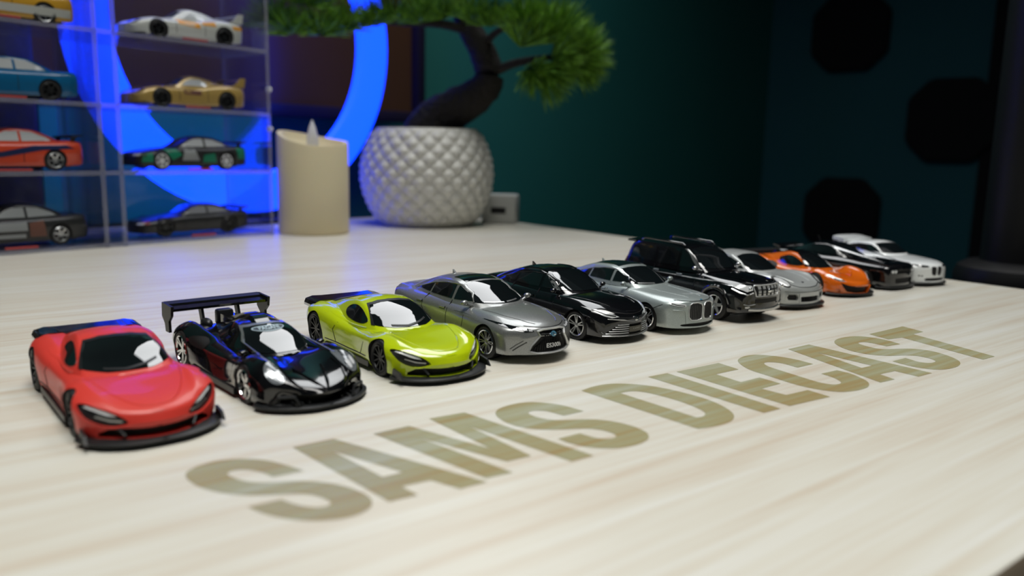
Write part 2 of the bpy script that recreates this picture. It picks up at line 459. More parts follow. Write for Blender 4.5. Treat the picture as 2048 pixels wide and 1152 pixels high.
# ------------------------------------------------------------------ the room and the desk
# desk frame: KD = the desk's near right corner, VD along its near edge, UD across it
UD, VD, KD = Vector((math.cos(R(-52.3)), math.sin(R(-52.3)), 0)), Vector((math.cos(R(37.7)), math.sin(R(37.7)), 0)), Vector((32.17, 30.56, 0))
# case frame: D = distance behind the case front, V = along it from its right end
UX, VX, KX = Vector((math.sin(R(51)), -math.cos(R(51)), 0)), Vector((math.cos(R(51)), math.sin(R(51)), 0)), Vector((-17.1, 57.34, 0))
ANG = math.atan2(VX.y, VX.x)
def dv(d, v, z=0.): return KX - UX * d + VX * v + Vector((0, 0, z))
def slab(name, c, d, mat, kind='structure', label=None, cat=None):
    """A box given in the desk frame: centre (v, d, z), sizes (along v, along d, z)."""
    mb = MB(); mb.box((0, 0, 0), d); o = mb.build(name, mat, None, smooth=False)
    o.location = dv(c[1], c[0], c[2]) * S; o.rotation_euler = (0, 0, ANG); tag(o, label, cat, None, kind); return o
def wall_mat(name, a, b, sc):
    m = pbr(name, a, .75); nt = m.node_tree; bs = nt.nodes['Principled BSDF']
    tc = nt.nodes.new('ShaderNodeTexCoord'); n = nt.nodes.new('ShaderNodeTexNoise'); r = nt.nodes.new('ShaderNodeValToRGB')
    n.inputs['Scale'].default_value = sc; n.inputs['Detail'].default_value = 4
    r.color_ramp.elements[0].color = (*a, 1); r.color_ramp.elements[1].color = (*b, 1)
    r.color_ramp.elements[0].position = .35; r.color_ramp.elements[1].position = .7
    nt.links.new(tc.outputs['Object'], n.inputs['Vector']); nt.links.new(n.outputs['Fac'], r.inputs['Fac']); nt.links.new(r.outputs['Color'], bs.inputs['Base Color'])
    return m
WALLM = wall_mat('teal_wall_paint', (.014, .15, .134), (.016, .168, .15), 3)
WALLR = wall_mat('blue_teal_wall_paint', (.014, .105, .125), (.016, .12, .14), 3)
FLOORM = wall_mat('dark_floor', (.02, .018, .016), (.03, .026, .022), 8)
slab('wall_back', (-8, 22, 60), (300, 2, 270), WALLM)
slab('wall_right', (140.1, -79, 60), (2, 204, 270), WALLR)
slab('floor', (-10, -80, -74), (300, 200, 2), FLOORM)

def wood_mat(name, ramp, bump=True, rough=.34):
    m = pbr(name, (.6, .55, .45), rough); nt = m.node_tree; b = nt.nodes['Principled BSDF']; N = nt.nodes.new; L = nt.links.new
    tc = N('ShaderNodeTexCoord')
    def layer(sx, sy, det, dist=0.):
        mp = N('ShaderNodeMapping'); mp.inputs['Scale'].default_value = (sx, sy, 1); n = N('ShaderNodeTexNoise')
        n.inputs['Scale'].default_value = 1; n.inputs['Detail'].default_value = det; n.inputs['Distortion'].default_value = dist
        L(tc.outputs['Object'], mp.inputs['Vector']); L(mp.outputs['Vector'], n.inputs['Vector']); return n.outputs['Fac']
    a = layer(8, 240, 6, .5); c = layer(22, 760, 4, .3); e = layer(3, 26, 3, 1.0)
    mx = N('ShaderNodeMath'); mx.operation = 'MULTIPLY_ADD'; mx.inputs[1].default_value = .5
    mx2 = N('ShaderNodeMath'); mx2.operation = 'MULTIPLY_ADD'; mx2.inputs[1].default_value = .22
    mx3 = N('ShaderNodeMath'); mx3.operation = 'MULTIPLY'; mx3.inputs[1].default_value = .28
    L(e, mx3.inputs[0]); L(c, mx2.inputs[0]); L(mx3.outputs[0], mx2.inputs[2]); L(a, mx.inputs[0]); L(mx2.outputs[0], mx.inputs[2])
    r = N('ShaderNodeValToRGB'); L(mx.outputs[0], r.inputs['Fac'])
    els = r.color_ramp.elements
    while len(els) < len(ramp): els.new(.5)
    for q, (p, col) in zip(els, ramp): q.position = p; q.color = (*col, 1)
    L(r.outputs['Color'], b.inputs['Base Color'])
    if bump:
        bp = N('ShaderNodeBump'); bp.inputs['Strength'].default_value = .35; bp.inputs['Distance'].default_value = .0004
        f = layer(60, 900, 3, .4); L(f, bp.inputs['Height']); L(bp.outputs['Normal'], b.inputs['Normal'])
    return m
WOOD = wood_mat('pale_wood_laminate', [(.34, (.60, .51, .40)), (.43, (.65, .60, .505)), (.52, (.69, .668, .585)), (.66, (.745, .745, .70))])
PRINT = wood_mat('khaki_wood_print', [(.36, (.35, .25, .105)), (.45, (.36, .305, .155)), (.53, (.37, .36, .215)), (.66, (.47, .49, .40))])
EDGE = pbr('desk_edge_band', (.30, .24, .17), .5)
desk = empty('desk', KD, R(37.7), 'pale wood-grain desk with SAMS DIECAST printed in khaki across its top', 'desk')
TL, TD = 62, 62
mb = MB(); mb.box((-TL / 2, TD / 2, -1.25), (TL, TD, 2.5), bev=.12)
top = mb.build('table_top', [WOOD, EDGE], desk, 30)
for p in top.data.polygons:
    if abs(p.normal.z) < .5: p.material_index = 1
LEGM = pbr('black_desk_leg', (.01, .01, .011), .4)
for x, y in ((-4, 4), (-4, TD - 4), (-TL + 4, 4), (-TL + 4, TD - 4)):
    mb = MB(); mb.box((x, y, -37.75), (5, 5, 70.5), bev=.3); mb.build('leg', LEGM, desk)
LETTERS = [('S',[[(-3.985,14.952,1),(-4.38,15.198,0),(-4.836,15.43,0),(-5.35,15.501,0),(-5.799,15.38,0),(-6.086,15.11,0),(-6.19,14.827,0),(-6.172,14.649,0),(-6.04,14.422,0),(-5.763,14.153,0),(-5.418,13.951,0),(-5.061,13.824,0),(-4.692,13.778,0),(-4.347,13.805,0),(-4.01,13.864,0),(-3.748,13.881,0),(-3.513,13.829,0),(-3.283,13.694,0),(-3.152,13.551,0),(-3.158,13.435,0),(-3.248,13.357,0),(-3.392,13.335,0),(-3.597,13.38,0),(-3.817,13.48,0),(-4.05,13.632,1),(-4.542,13.297,1),(-4.21,13.07,0),(-3.873,12.921,0),(-3.54,12.839,0),(-3.225,12.82,0),(-2.87,12.896,0),(-2.593,13.072,0),(-2.427,13.32,0),(-2.412,13.57,0),(-2.501,13.798,0),(-2.709,14.027,0),(-2.998,14.232,0),(-3.301,14.369,0),(-3.617,14.444,0),(-3.898,14.459,0),(-4.166,14.429,0),(-4.514,14.36,0),(-4.788,14.358,0),(-5.046,14.443,0),(-5.271,14.594,0),(-5.393,14.718,0),(-5.39,14.838,0),(-5.289,14.922,0),(-5.143,14.948,0),(-4.94,14.909,0),(-4.717,14.8,0),(-4.496,14.627,1)]]),('A',[[(-4.545,16.195,1),(-3.807,16.746,1),(-0.394,14.589,1),(-0.896,14.246,1),(-1.478,14.619,1),(-1.988,14.3,1),(-1.637,13.931,1),(-2.126,13.626,1)],[(-3.67,16.03,1),(-2.06,14.977,1),(-2.419,14.73,1)]]),('M',[[(-3.007,17.112,1),(-2.291,17.668,1),(-0.381,16.336,1),(-1.881,18.195,1),(-1.088,18.708,1),(1.777,16.059,1),(1.288,15.703,1),(-0.947,17.768,1),(0.471,15.965,1),(-0.033,15.633,1),(-1.962,16.912,1),(0.088,15.077,1),(-0.423,14.763,1)]]),('S',[[(1.812,18.979,1),(1.378,19.365,0),(0.985,19.553,0),(0.508,19.618,0),(0.103,19.436,0),(-0.221,19.1,0),(-0.338,18.754,0),(-0.26,18.368,0),(0.003,17.946,0),(0.372,17.686,0),(0.837,17.595,0),(1.273,17.64,0),(1.713,17.716,0),(2.074,17.648,0),(2.303,17.467,0),(2.395,17.273,0),(2.295,17.127,0),(2.112,17.079,0),(1.891,17.141,0),(1.587,17.397,1),(1.073,17.02,1),(1.314,16.762,0),(1.646,16.56,0),(2.015,16.485,0),(2.397,16.532,0),(2.81,16.774,0),(3.047,17.059,0),(3.124,17.296,0),(3.098,17.581,0),(2.911,17.896,0),(2.608,18.163,0),(2.249,18.33,0),(1.873,18.381,0),(1.487,18.326,0),(1.104,18.271,0),(0.797,18.368,0),(0.559,18.558,0),(0.454,18.76,0),(0.531,18.898,0),(0.71,18.954,0),(0.958,18.891,0),(1.296,18.603,1)]]),('D',[[(1.892,20.701,1),(2.207,21.06,0),(2.6,21.342,0),(3.046,21.444,0),(3.633,21.344,0),(4.18,21.06,0),(4.681,20.626,0),(5.088,20.163,0),(5.343,19.67,0),(5.459,19.173,0),(5.434,18.8,0),(5.289,18.477,0),(5.037,18.226,0),(4.698,18.01,0),(4.346,17.856,1)],[(2.904,20.55,1),(3.145,20.709,0),(3.408,20.738,0),(3.706,20.582,0),(4.09,20.223,0),(4.421,19.832,0),(4.669,19.411,0),(4.776,19.083,0),(4.747,18.895,0),(4.655,18.752,0),(4.499,18.67,1)]]),('I',[[(3.901,22.174,1),(4.523,22.602,1),(6.785,19.497,1),(6.248,19.128,1)]]),('E',[[(4.822,22.781,1),(6.318,23.884,1),(6.741,23.191,1),(5.923,22.601,1),(6.43,21.825,1),(7.105,22.342,1),(7.521,21.758,1),(6.826,21.219,1),(7.311,20.683,1),(8.063,21.18,1),(8.448,20.597,1),(7.084,19.724,1)]]),('C',[[(9.227,23.984,1),(8.929,24.432,0),(8.564,24.764,0),(8.144,24.954,0),(7.768,25.005,0),(7.363,24.796,0),(7.062,24.394,0),(6.96,24.019,0),(6.99,23.462,0),(7.112,23.061,0),(7.427,22.513,0),(7.841,21.796,0),(8.191,21.392,0),(8.552,21.155,0),(8.928,21.063,0),(9.36,21.198,0),(9.749,21.463,0),(9.974,21.759,0),(10.094,22.144,0),(10.059,22.531,0),(9.946,22.966,0),(9.69,23.309,1),(9.062,22.888,1),(9.25,22.512,0),(9.308,22.152,0),(9.274,21.959,0),(9.119,21.811,0),(8.928,21.772,0),(8.651,21.978,0),(8.334,22.499,0),(8.035,23.032,0),(7.753,23.563,0),(7.71,23.898,0),(7.813,24.07,0),(8.037,24.103,0),(8.306,23.973,0),(8.597,23.526,1)]]),('A',[[(9.085,25.848,1),(10.025,26.58,1),(12.452,23.205,1),(11.849,22.78,1),(11.425,23.353,1),(10.803,22.947,1),(10.996,22.428,1),(10.428,22.066,1)],[(9.898,25.457,1),(11.003,23.927,1),(10.561,23.631,1)]]),('S',[[(13.256,26.907,1),(13.058,27.453,0),(12.701,27.848,0),(12.276,28.008,0),(11.807,27.848,0),(11.356,27.497,0),(11.069,27.055,0),(10.977,26.534,0),(11.072,25.925,0),(11.347,25.49,0),(11.737,25.258,0),(12.17,25.227,0),(12.659,25.315,0),(13.042,25.264,0),(13.271,24.992,0),(13.313,24.68,0),(13.116,24.449,0),(12.895,24.402,0),(12.686,24.539,0),(12.521,24.981,1),(11.896,24.524,1),(12.114,24.086,0),(12.392,23.783,0),(12.732,23.621,0),(13.145,23.68,0),(13.627,24.008,0),(13.957,24.422,0),(14.107,24.899,0),(14.058,25.493,0),(13.854,25.981,0),(13.507,26.212,0),(13.103,26.249,0),(12.595,26.154,0),(12.21,26.14,0),(11.988,26.403,0),(11.837,26.751,0),(11.866,26.974,0),(12.072,27.103,0),(12.322,26.976,0),(12.625,26.546,1)]]),('T',[[(12.842,28.401,1),(14.742,29.878,1),(15.082,28.976,1),(14.484,28.527,1),(15.608,25.419,1),(14.977,24.967,1),(13.806,27.945,1),(13.168,27.596,1)]])]
for ch, contours in LETTERS:
    vs = []; es = []; fcs = []
    for cont in contours:
        loc = []
        for x, y, c in cont:
            q = Vector((x, y, 0)) - KD; loc.append((q.dot(VD), -q.dot(UD)))
        pts = catmull(loc, 4, True, [i for i, p in enumerate(cont) if p[2]])
        b = len(vs); vs += [Vector(p) for p in pts]; n = len(pts); es += [(b + i, b + (i + 1) % n) for i in range(n)]; fcs.append([b + i for i in range(n)])
    v2, e2, f2, *_ = delaunay_2d_cdt(vs, es, [], 2, 1e-6)
    # keep triangles inside the outline (even-odd over the contours)
    def inside(x, y):
        c = False
        for f in fcs:
            for i in range(len(f)):
                a, d = vs[f[i]], vs[f[(i + 1) % len(f)]]
                if (a.y > y) != (d.y > y) and x < (d.x - a.x) * (y - a.y) / (d.y - a.y) + a.x: c = not c
        return c
    keep = [f for f in f2 if inside(sum(v2[i].x for i in f) / len(f), sum(v2[i].y for i in f) / len(f))]
    mb = MB(); mb.add([(p.x, p.y, .006) for p in v2], keep); mb.build('letter', PRINT, desk, smooth=False)

# ------------------------------------------------------------------ wall tiles, post, panel behind the desk
TILE = pbr('black_foam', (.006, .006, .007), .9)
def wall_tile(v, d, z, s_, label):
    c = .24 * s_; h = s_ / 2
    poly = [(-h + c, -h), (h - c, -h), (h, -h + c), (h, h - c), (h - c, h), (-h + c, h), (-h, h - c), (-h, -h + c)]
    mb = MB(); bm = bmesh.new(); f = bm.faces.new([bm.verts.new((0, p[0], p[1])) for p in poly])
    e = bmesh.ops.extrude_face_region(bm, geom=[f]); bmesh.ops.translate(bm, vec=(-1.6, 0, 0), verts=[q for q in e['geom'] if isinstance(q, bmesh.types.BMVert)])
    bmesh.ops.bevel(bm, geom=bm.edges[:], offset=.4, segments=2, affect='EDGES'); mb.bm(bm)
    o = mb.build('wall_tile', TILE); o.location = dv(d, v, z) * S; o.rotation_euler = (0, 0, ANG)
    tag(o, label, 'wall tile', 'black corner-cut tiles on the dark teal wall')
wall_tile(139.05, 4.6, 30.8, 14.9, 'black octagonal wall tile cut off by the top of the picture')
wall_tile(139.05, -15.2, 13.5, 15.4, 'black octagonal wall tile beside the round black post')
wall_tile(139.05, 3.4, -5.4, 15.0, 'lowest black octagonal wall tile, above the black and white toy cars')
POSTM = pbr('black_post_metal', (.012, .012, .013), .42, .3)
slab('trim_1', (138.8, -26, 60), (.8, 11, 270), TILE)
post = empty('post', (31.4, 50.0, -73), 0, 'thick round black post with a flanged collar behind the desk corner', 'post')
mb = MB(); mb.lathe([(2.1, 0), (2.1, 118)], 40); mb.build('tube', POSTM, post)
mb = MB(); mb.lathe([(2.1, 70.8), (3.3, 71.0), (3.5, 71.4), (3.5, 72.2), (3.3, 72.7), (2.8, 73.0), (2.1, 73.1)], 40); mb.build('collar', POSTM, post)
mb = MB(); mb.lathe([(.1, 0), (12, 0), (12, 1.2), (10, 2), (2.4, 2.6)], 40); mb.build('foot_plate', POSTM, post)

PANEL = pbr('brown_gloss_panel', (.075, .036, .014), .3); FRAME = pbr('dark_violet_frame', (.02, .016, .03), .3)
panel = empty('framed_panel', dv(16.5, 6, 9.0), ANG, 'dark brown framed panel hanging behind the bonsai and the acrylic case', 'panel')
mb = MB(); mb.box((0, .9, 15), (47.5, 1.2, 28)); mb.build('screen', PANEL, panel)
for nm, c, d in (('frame_rail', (0, .4, .6), (50, 2, 1.2)), ('frame_rail', (0, .4, 29.4), (50, 2, 1.2)), ('frame_stile', (24.4, .4, 15), (1.2, 2, 27.6)), ('frame_stile', (-24.4, .4, 15), (1.2, 2, 27.6))):
    mb = MB(); mb.box(c, d, bev=.1); mb.build(nm, FRAME, panel)
mb = MB(); mb.box((0, 2.6, 15), (6, 2.4, 6)); mb.build('wall_bracket', FRAME, panel)

# ------------------------------------------------------------------ blue ring lamp
def ring_mat():
    m = pbr('blue_ring_diffuser', (.02, .05, .3), .4, emit=(.002, .036, 1.), estr=4.2); return m
ring = empty('ring_lamp', dv(8.2, 4.0, 0), ANG, 'glowing blue LED ring lamp standing behind the candle and acrylic case', 'lamp')
prof = []
for k in range(24):
    a = 2 * PI * k / 24; prof.append((12.55 + 1.65 * (abs(math.cos(a)) ** .6) * (1 if math.cos(a) > 0 else -1), .55 * (abs(math.sin(a)) ** .6) * (1 if math.sin(a) > 0 else -1)))
mb = MB(); mb.lathe(prof, 80, 'y', (0, 0, 15.1), closed=True); mb.build('light_ring', ring_mat(), ring)
mb = MB(); mb.box((0, 1.0, 1.2), (2.2, .8, 2.4), bev=.1).box((0, .8, .2), (7, 4, .4), bev=.1); mb.build('stand', PLASTIC, ring)

# ------------------------------------------------------------------ candle
CREAM = noise_bump(pbr('cream_wax', (.80, .71, .48), .5), 250, .15); CREAM.node_tree.nodes['Principled BSDF'].inputs['Subsurface Weight'].default_value = .15
CREAM.node_tree.nodes['Principled BSDF'].inputs['Subsurface Radius'].default_value = (.01, .006, .003)
cand = empty('candle', (-14.7, 59.7, 0), 0, 'cream pillar candle with a slanted melted rim and a white flame-shaped tip', 'candle')
mb = MB(); n = 56; rows = []; RC = 2.55
def rim_h(a): return 6.85 + .5 * math.cos(a - 2.5) + .12 * math.cos(2 * a)
prof = [(0.02, 0), (RC - .12, 0), (RC, .12), (RC, .5), (RC, 1), (RC - .06, -.01), (RC - .35, -.06), (RC - .5, -.5), (RC - .9, -1.1), (.02, -1.3)]
vs = []
for i, (r_, h) in enumerate(prof):
    for k in range(n):
        a = 2 * PI * k / n; H = rim_h(a)
        z = (0 if i < 2 else .12 if i == 2 else H * h * .97 if i in (3, 4) else H + h)
        vs.append((r_ * math.cos(a), r_ * math.sin(a), z))
fs = [(i * n + k, i * n + (k + 1) % n, (i + 1) * n + (k + 1) % n, (i + 1) * n + k) for i in range(len(prof) - 1) for k in range(n)]
mb.add(vs, fs); mb.build('wax_body', CREAM, cand, 60)
mb = MB(); mb.lathe([(.02, 5.6), (.38, 5.65), (.46, 6.4), (.4, 7.0), (.22, 7.7), (.03, 8.15)], 20); mb.build('flame_tip', pbr('white_flame_plastic', (.75, .76, .8), .3), cand, 60)

# ------------------------------------------------------------------ small white box with a slot
bx = empty('adapter_box', (-1.15, 71.0, 0), R(-8), 'small white plastic box with a dark slot beside the bonsai pot', 'box')
WP = pbr('white_plastic', (.55, .56, .54), .35)
mb = MB(); mb.box((0, 0, 1.25), (3.0, 2.4, 2.5), bev=.2); mb.build('housing', WP, bx)
mb = MB(); mb.box((0, -1.2, 1.15), (1.3, .06, .55), bev=.02); mb.build('slot', DARK, bx)

# ------------------------------------------------------------------ bonsai
CER = pbr('white_ceramic', (.66, .655, .61), .42)
bon = empty('bonsai', (-7.3, 68.4, 0), 0, 'artificial pine bonsai with fan-shaped needle tufts in a white quilted round pot', 'potted tree')
n, m = 288, 90; vs = []
def pot_r(t):  # t 0..1 bottom to top
    return 3.4 + 2.1 * math.sin(PI * min(1, (.06 + .83 * t))) ** .8
HP = 7.9
for i in range(m + 1):
    t = i / m
    for k in range(n):
        a = 2 * PI * k / n
        q1 = (a / (2 * PI) * 22 + t * 6.5); q2 = (a / (2 * PI) * 22 - t * 6.5)
        bump = abs(math.sin(PI * q1)) * abs(math.sin(PI * q2)); env = min(1, t / .06, (1 - t) / .06)
        r_ = pot_r(t) - .18 + .3 * (bump ** .75) * max(env, 0)
        vs.append((r_ * math.cos(a), r_ * math.sin(a), t * HP))
rt = pot_r(1)
for r_, z in ((rt - .15, HP + .02), (rt - .45, HP - .1), (rt - .6, HP - .9)):
    vs += [(r_ * math.cos(2 * PI * k / n), r_ * math.sin(2 * PI * k / n), z) for k in range(n)]
fs = [(i * n + k, i * n + (k + 1) % n, (i + 1) * n + (k + 1) % n, (i + 1) * n + k) for i in range(m + 3) for k in range(n)]
fs += [tuple(range(n))[::-1]]
mb = MB(); mb.add(vs, fs); mb.build('pot', CER, bon, 60)
SOIL = noise_bump(pbr('dark_moss', (.015, .017, .010), .9), 400, .8, .002)
mb = MB(); mb.lathe([(rt - .5, HP - .8), (rt - 1.2, HP - .5), (.6, HP - .2), (.02, HP - .15)], 40); mb.build('soil', SOIL, bon, 60)
BARK = noise_bump(pbr('dark_bark', (.020, .017, .014), .85), 220, 1., .004, 6)
_ray = lambda px, py: _f + _r2 * ((px - 1024) / CAM_F) + _u2 * ((576 - py) / CAM_F)
BL = Vector((-7.3, 68.4, 0))
def bp_(px, py, d):      # a point of the tree, measured on the photograph, at desk distance d, in the tree's own frame
    r_ = _ray(px, py); return Vector((0, 0, CAM_H)) + r_ * ((BL.y + (d - 43.2) * 1.2) / r_.y) - BL
trunk = [bp_(858, 285, 43.2), bp_(862, 262, 43.2), bp_(880, 238, 43.2), bp_(918, 213, 43.0), bp_(958, 188, 42.8), bp_(978, 155, 42.8), bp_(968, 112, 43.0), bp_(945, 70, 43.2), bp_(925, 25, 43.4), bp_(905, -40, 43.6), bp_(890, -110, 43.6)]
rad = [2.5, 2.2, 1.9, 1.6, 1.36, 1.2, 1.1, 1.0, .85, .6, .35]
tp = catmull([tuple(p) for p in trunk], 5); tr = [float(np.interp(i / 5, range(len(rad)), rad)) for i in range(len(tp))]
mb = MB(); mb.tube(tp, tr, 14); rnd = random.Random(4)
mb.v = [tuple(np.array(p) + np.array([rnd.uniform(-1, 1) for _ in range(3)]) * .08) for p in mb.v]; mb.build('trunk', BARK, bon, 60)
for path, r0 in (([(975, 150, 42.8), (1025, 128, 42), (1075, 118, 41.3), (1120, 112, 41)], .42), ([(960, 95, 43), (1000, 60, 42), (1050, 45, 41.5)], .36), ([(940, 62, 43.2), (880, 48, 42), (800, 45, 41.5), (720, 38, 41)], .42), ([(735, 40, 41), (660, 45, 40.5), (590, 35, 40)], .26), ([(1090, 116, 41.2), (1150, 110, 41), (1180, 112, 41)], .22), ([(905, -40, 43.6), (800, -70, 42), (700, -60, 41)], .3), ([(1080, 118, 41.2), (1090, 150, 41)], .2)):
    P = catmull([tuple(bp_(*q)) for q in path], 4); mb = MB(); mb.tube(P, [r0 * (1 - .55 * i / (len(P) - 1)) for i in range(len(P))], 8); mb.build('branch', BARK, bon, 60)
def needle_mat(name, a, b):
    m = pbr(name, a, .55); nt = m.node_tree; bs = nt.nodes['Principled BSDF']
    tc = nt.nodes.new('ShaderNodeTexCoord'); nz = nt.nodes.new('ShaderNodeTexNoise'); nz.inputs['Scale'].default_value = 160; r_ = nt.nodes.new('ShaderNodeValToRGB')
    r_.color_ramp.elements[0].color = (*a, 1); r_.color_ramp.elements[1].color = (*b, 1); r_.color_ramp.elements[0].position = .4; r_.color_ramp.elements[1].position = .62
    nt.links.new(tc.outputs['Object'], nz.inputs['Vector']); nt.links.new(nz.outputs['Fac'], r_.inputs['Fac']); nt.links.new(r_.outputs['Color'], bs.inputs['Base Color'])
    return m
NEED = needle_mat('pine_needles', (.07, .19, .016), (.19, .40, .035))
def tuft(c, axis, rad_, cnt, spread=1.15):
    a = Vector(axis).normalized(); t1 = a.orthogonal().normalized(); t2 = a.cross(t1); mb = MB(); V = []; F = []
    for _ in range(cnt):
        th = rnd.uniform(0, 2 * PI); ph = spread * math.sqrt(rnd.random())
        d = (a * math.cos(ph) + (t1 * math.cos(th) + t2 * math.sin(th)) * math.sin(ph)).normalized(); L = rad_ * rnd.uniform(.75, 1.05)
        s_ = d.orthogonal().normalized(); s_ = (Matrix.Rotation(rnd.uniform(0, PI), 3, d) @ s_) * .045
        p0 = Vector(c) + d * rad_ * rnd.uniform(.02, .25); p1 = p0 + d * L * .6; p2 = Vector(c) + d * L * 1.05; k = len(V)
        V += [p0 - s_ * .7, p0 + s_ * .7, p1 + s_, p1 - s_, p2]; F += [(k, k + 1, k + 2, k + 3), (k + 3, k + 2, k + 4)]
    mb.add(V, F); mb.build('needle_tuft', NEED, bon, smooth=False)
for px, py, r_, d in [(545, 18, 64, 40), (585, 38, 66, 39.5), (640, 40, 70, 40), (610, -20, 80, 40.5), (690, 28, 62, 40.5), (560, -60, 80, 41), (745, 22, 58, 41), (790, 12, 62, 41.5), (840, 14, 58, 41), (890, 8, 64, 41), (945, 12, 62, 40.6), (985, 22, 58, 40.4), (700, -60, 85, 41.5), (800, -70, 85, 42), (900, -80, 90, 42), (1000, -60, 80, 41)]:
    tuft(bp_(px, py + 30, d), (rnd.uniform(-.3, .3), -.35, 1), r_ / 23.5, 260, 1.45)
for px, py, ax, r_, d in [(1040, 95, (.3, -.4, .9), 84, 40.5), (1075, 85, (.5, -.3, .8), 90, 40.8), (1100, 118, (.95, -.3, .2), 84, 40.5), (1085, 140, (.9, -.3, -.5), 76, 40.5), (1150, 110, (1, -.2, .25), 76, 40.7), (1150, 125, (.95, -.2, -.3), 66, 40.7), (1110, 80, (.6, -.2, .9), 86, 40.6), (1050, 60, (.1, -.4, 1), 70, 40.2), (1060, 135, (.5, -.6, -.6), 60, 40.2)]:
    tuft(bp_(px, py, d), ax, r_ / 23.5, 300, 1.05)

# ------------------------------------------------------------------ acrylic display case
def acrylic(name, tint, gl, dif):
    m = bpy.data.materials.new(name); m.use_nodes = True; nt = m.node_tree; nt.nodes.clear(); N = nt.nodes.new; L = nt.links.new
    o = N('ShaderNodeOutputMaterial'); t = N('ShaderNodeBsdfTransparent'); t.inputs[0].default_value = (*tint, 1); g = N('ShaderNodeBsdfGlossy'); g.inputs['Roughness'].default_value = .04
    f = N('ShaderNodeFresnel'); f.inputs[0].default_value = 1.45; mu = N('ShaderNodeMath'); mu.operation = 'MULTIPLY'; mu.inputs[1].default_value = gl
    mx = N('ShaderNodeMixShader'); L(f.outputs[0], mu.inputs[0]); L(mu.outputs[0], mx.inputs[0]); L(t.outputs[0], mx.inputs[1]); L(g.outputs[0], mx.inputs[2])
    d = N('ShaderNodeBsdfDiffuse'); d.inputs[0].default_value = (.7, .7, .8, 1); mx2 = N('ShaderNodeMixShader'); mx2.inputs[0].default_value = dif
    L(mx.outputs[0], mx2.inputs[1]); L(d.outputs[0], mx2.inputs[2]); L(mx2.outputs[0], o.inputs['Surface']); return m
ACR = acrylic('clear_acrylic', (.985, .99, 1.), .6, .02); ACE = acrylic('cut_acrylic_edge', (.85, .87, .98), .6, .22)  # frosted edges; their lavender edge-lit glow is put into the colour
D0, DEP = 0.0, 5.5
case = empty('display_case', dv(D0, -11.0), ANG, 'clear acrylic display case with two columns of small cars in its cells', 'display case')
VR, VL, TOP = 11.0, -11.0, 21.2
def sheet(name, c, d):
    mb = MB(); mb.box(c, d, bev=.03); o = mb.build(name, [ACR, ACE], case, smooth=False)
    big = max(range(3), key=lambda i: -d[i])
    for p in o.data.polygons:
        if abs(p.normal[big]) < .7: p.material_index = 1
SH = [0.15, 4.45, 8.4, 12.6, 16.85, 21.05]
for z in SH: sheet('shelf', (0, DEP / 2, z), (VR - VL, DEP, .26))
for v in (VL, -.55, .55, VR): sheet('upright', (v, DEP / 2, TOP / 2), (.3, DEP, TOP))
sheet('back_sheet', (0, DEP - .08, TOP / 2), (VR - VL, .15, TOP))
for z in (7.4, 10.1):
    mb = MB(); mb.ell((VR + .25, .3, z), (.22, .22, .22)); mb.build('stud', WHITE, case)
CLIP = pbr('red_tab', (.40, .06, .06), .4)
for z in SH[:4]:
    for x in (-5.2, 5.8):
        mb = MB(); mb.box((x, .12, z + .2), (1.7, .16, .14), bev=.03); mb.build('red_tab', CLIP, case)
GEAR = noise_bump(pbr('dark_grey_equipment', (.035, .034, .028), .5), 60, .4, .004)
gear = empty('equipment_box', dv(12.2, -21.6), ANG, 'dark grey box of equipment behind the left column of acrylic cells', 'box')
mb = MB(); mb.box((0, 0, 11), (21, 5.4, 22), bev=.5); mb.build('housing', GEAR, gear)
for i, (x, z, r_) in enumerate(((-5, 15.5, 3.4), (4, 15, 3.0), (-4, 6, 2.6), (5, 6.5, 2.0))):
    mb = MB(); mb.lathe([(r_, 0), (r_ * .96, -.3), (r_ * .8, -.35), (r_ * .74, .1), (.02, .2)], 32, 'y', (x, -2.7, z)); mb.build('round_grille', PLASTIC, gear)
BOARD = pbr('lit_wall_teal', (.002, .24, .115), .6)  # brighter than the wall paint: light on the wall put into the colour
slab('lit_wall_board', (.3, 15.6, 4.4), (18.6, .8, 8.8), BOARD)  # invented board, stands in for the brightly lit wall below the panel

# ------------------------------------------------------------------ castings of the toy cars
TRIM = pbr('bright_trim', (.60, .61, .61), .28, .5)
def sym(half):
    """Mirror a half outline given from the centre line outwards and back: [(0,..) ... (0,..)]"""
    return half + [(-u, v) for u, v in half[::-1] if abs(u) > 1e-6]
def wing_plate(car, name, path, chord, th, mat, slope=.12):
    """A plate swept along path of (x, y, z) leading-edge points."""
    mb = MB(); V = []; n = len(path)
    for x, y, z in path: V += [(x, y, z), (x - chord, y, z + slope), (x - chord, y, z + slope - th), (x, y, z - th)]
    F = [(4 * i + k, 4 * i + (k + 1) % 4, 4 * i + 4 + (k + 1) % 4, 4 * i + 4 + k) for i in range(n - 1) for k in range(4)]
    F += [(0, 1, 2, 3), tuple(4 * (n - 1) + k for k in (3, 2, 1, 0))]
    mb.add(V, F); return car.add(name, mb, mat)
def splitter(car, pts, z0, z1, mat=PLASTIC, name='front_splitter'):
    """pts: half outline (x, y) from centre front outwards; closed along its rear."""
    P = catmull(pts, 5); half = list(P); full = [(x, y) for x, y in half] + [(x, -y) for x, y in half[::-1]]
    mb = MB(); n = len(full); ins = [(x - .05 if x > 0 else x, y * .985) for x, y in full]
    V = [(x, y, z0) for x, y in full] + [(x, y, z1 - .03) for x, y in full] + [(x, y, z1) for x, y in ins]
    F = [tuple(range(n))[::-1], tuple(2 * n + i for i in range(n))] + [(k * n + i, k * n + (i + 1) % n, (k + 1) * n + (i + 1) % n, (k + 1) * n + i) for k in (0, 1) for i in range(n)]
    mb.add(V, F); return car.add(name, mb, mat)

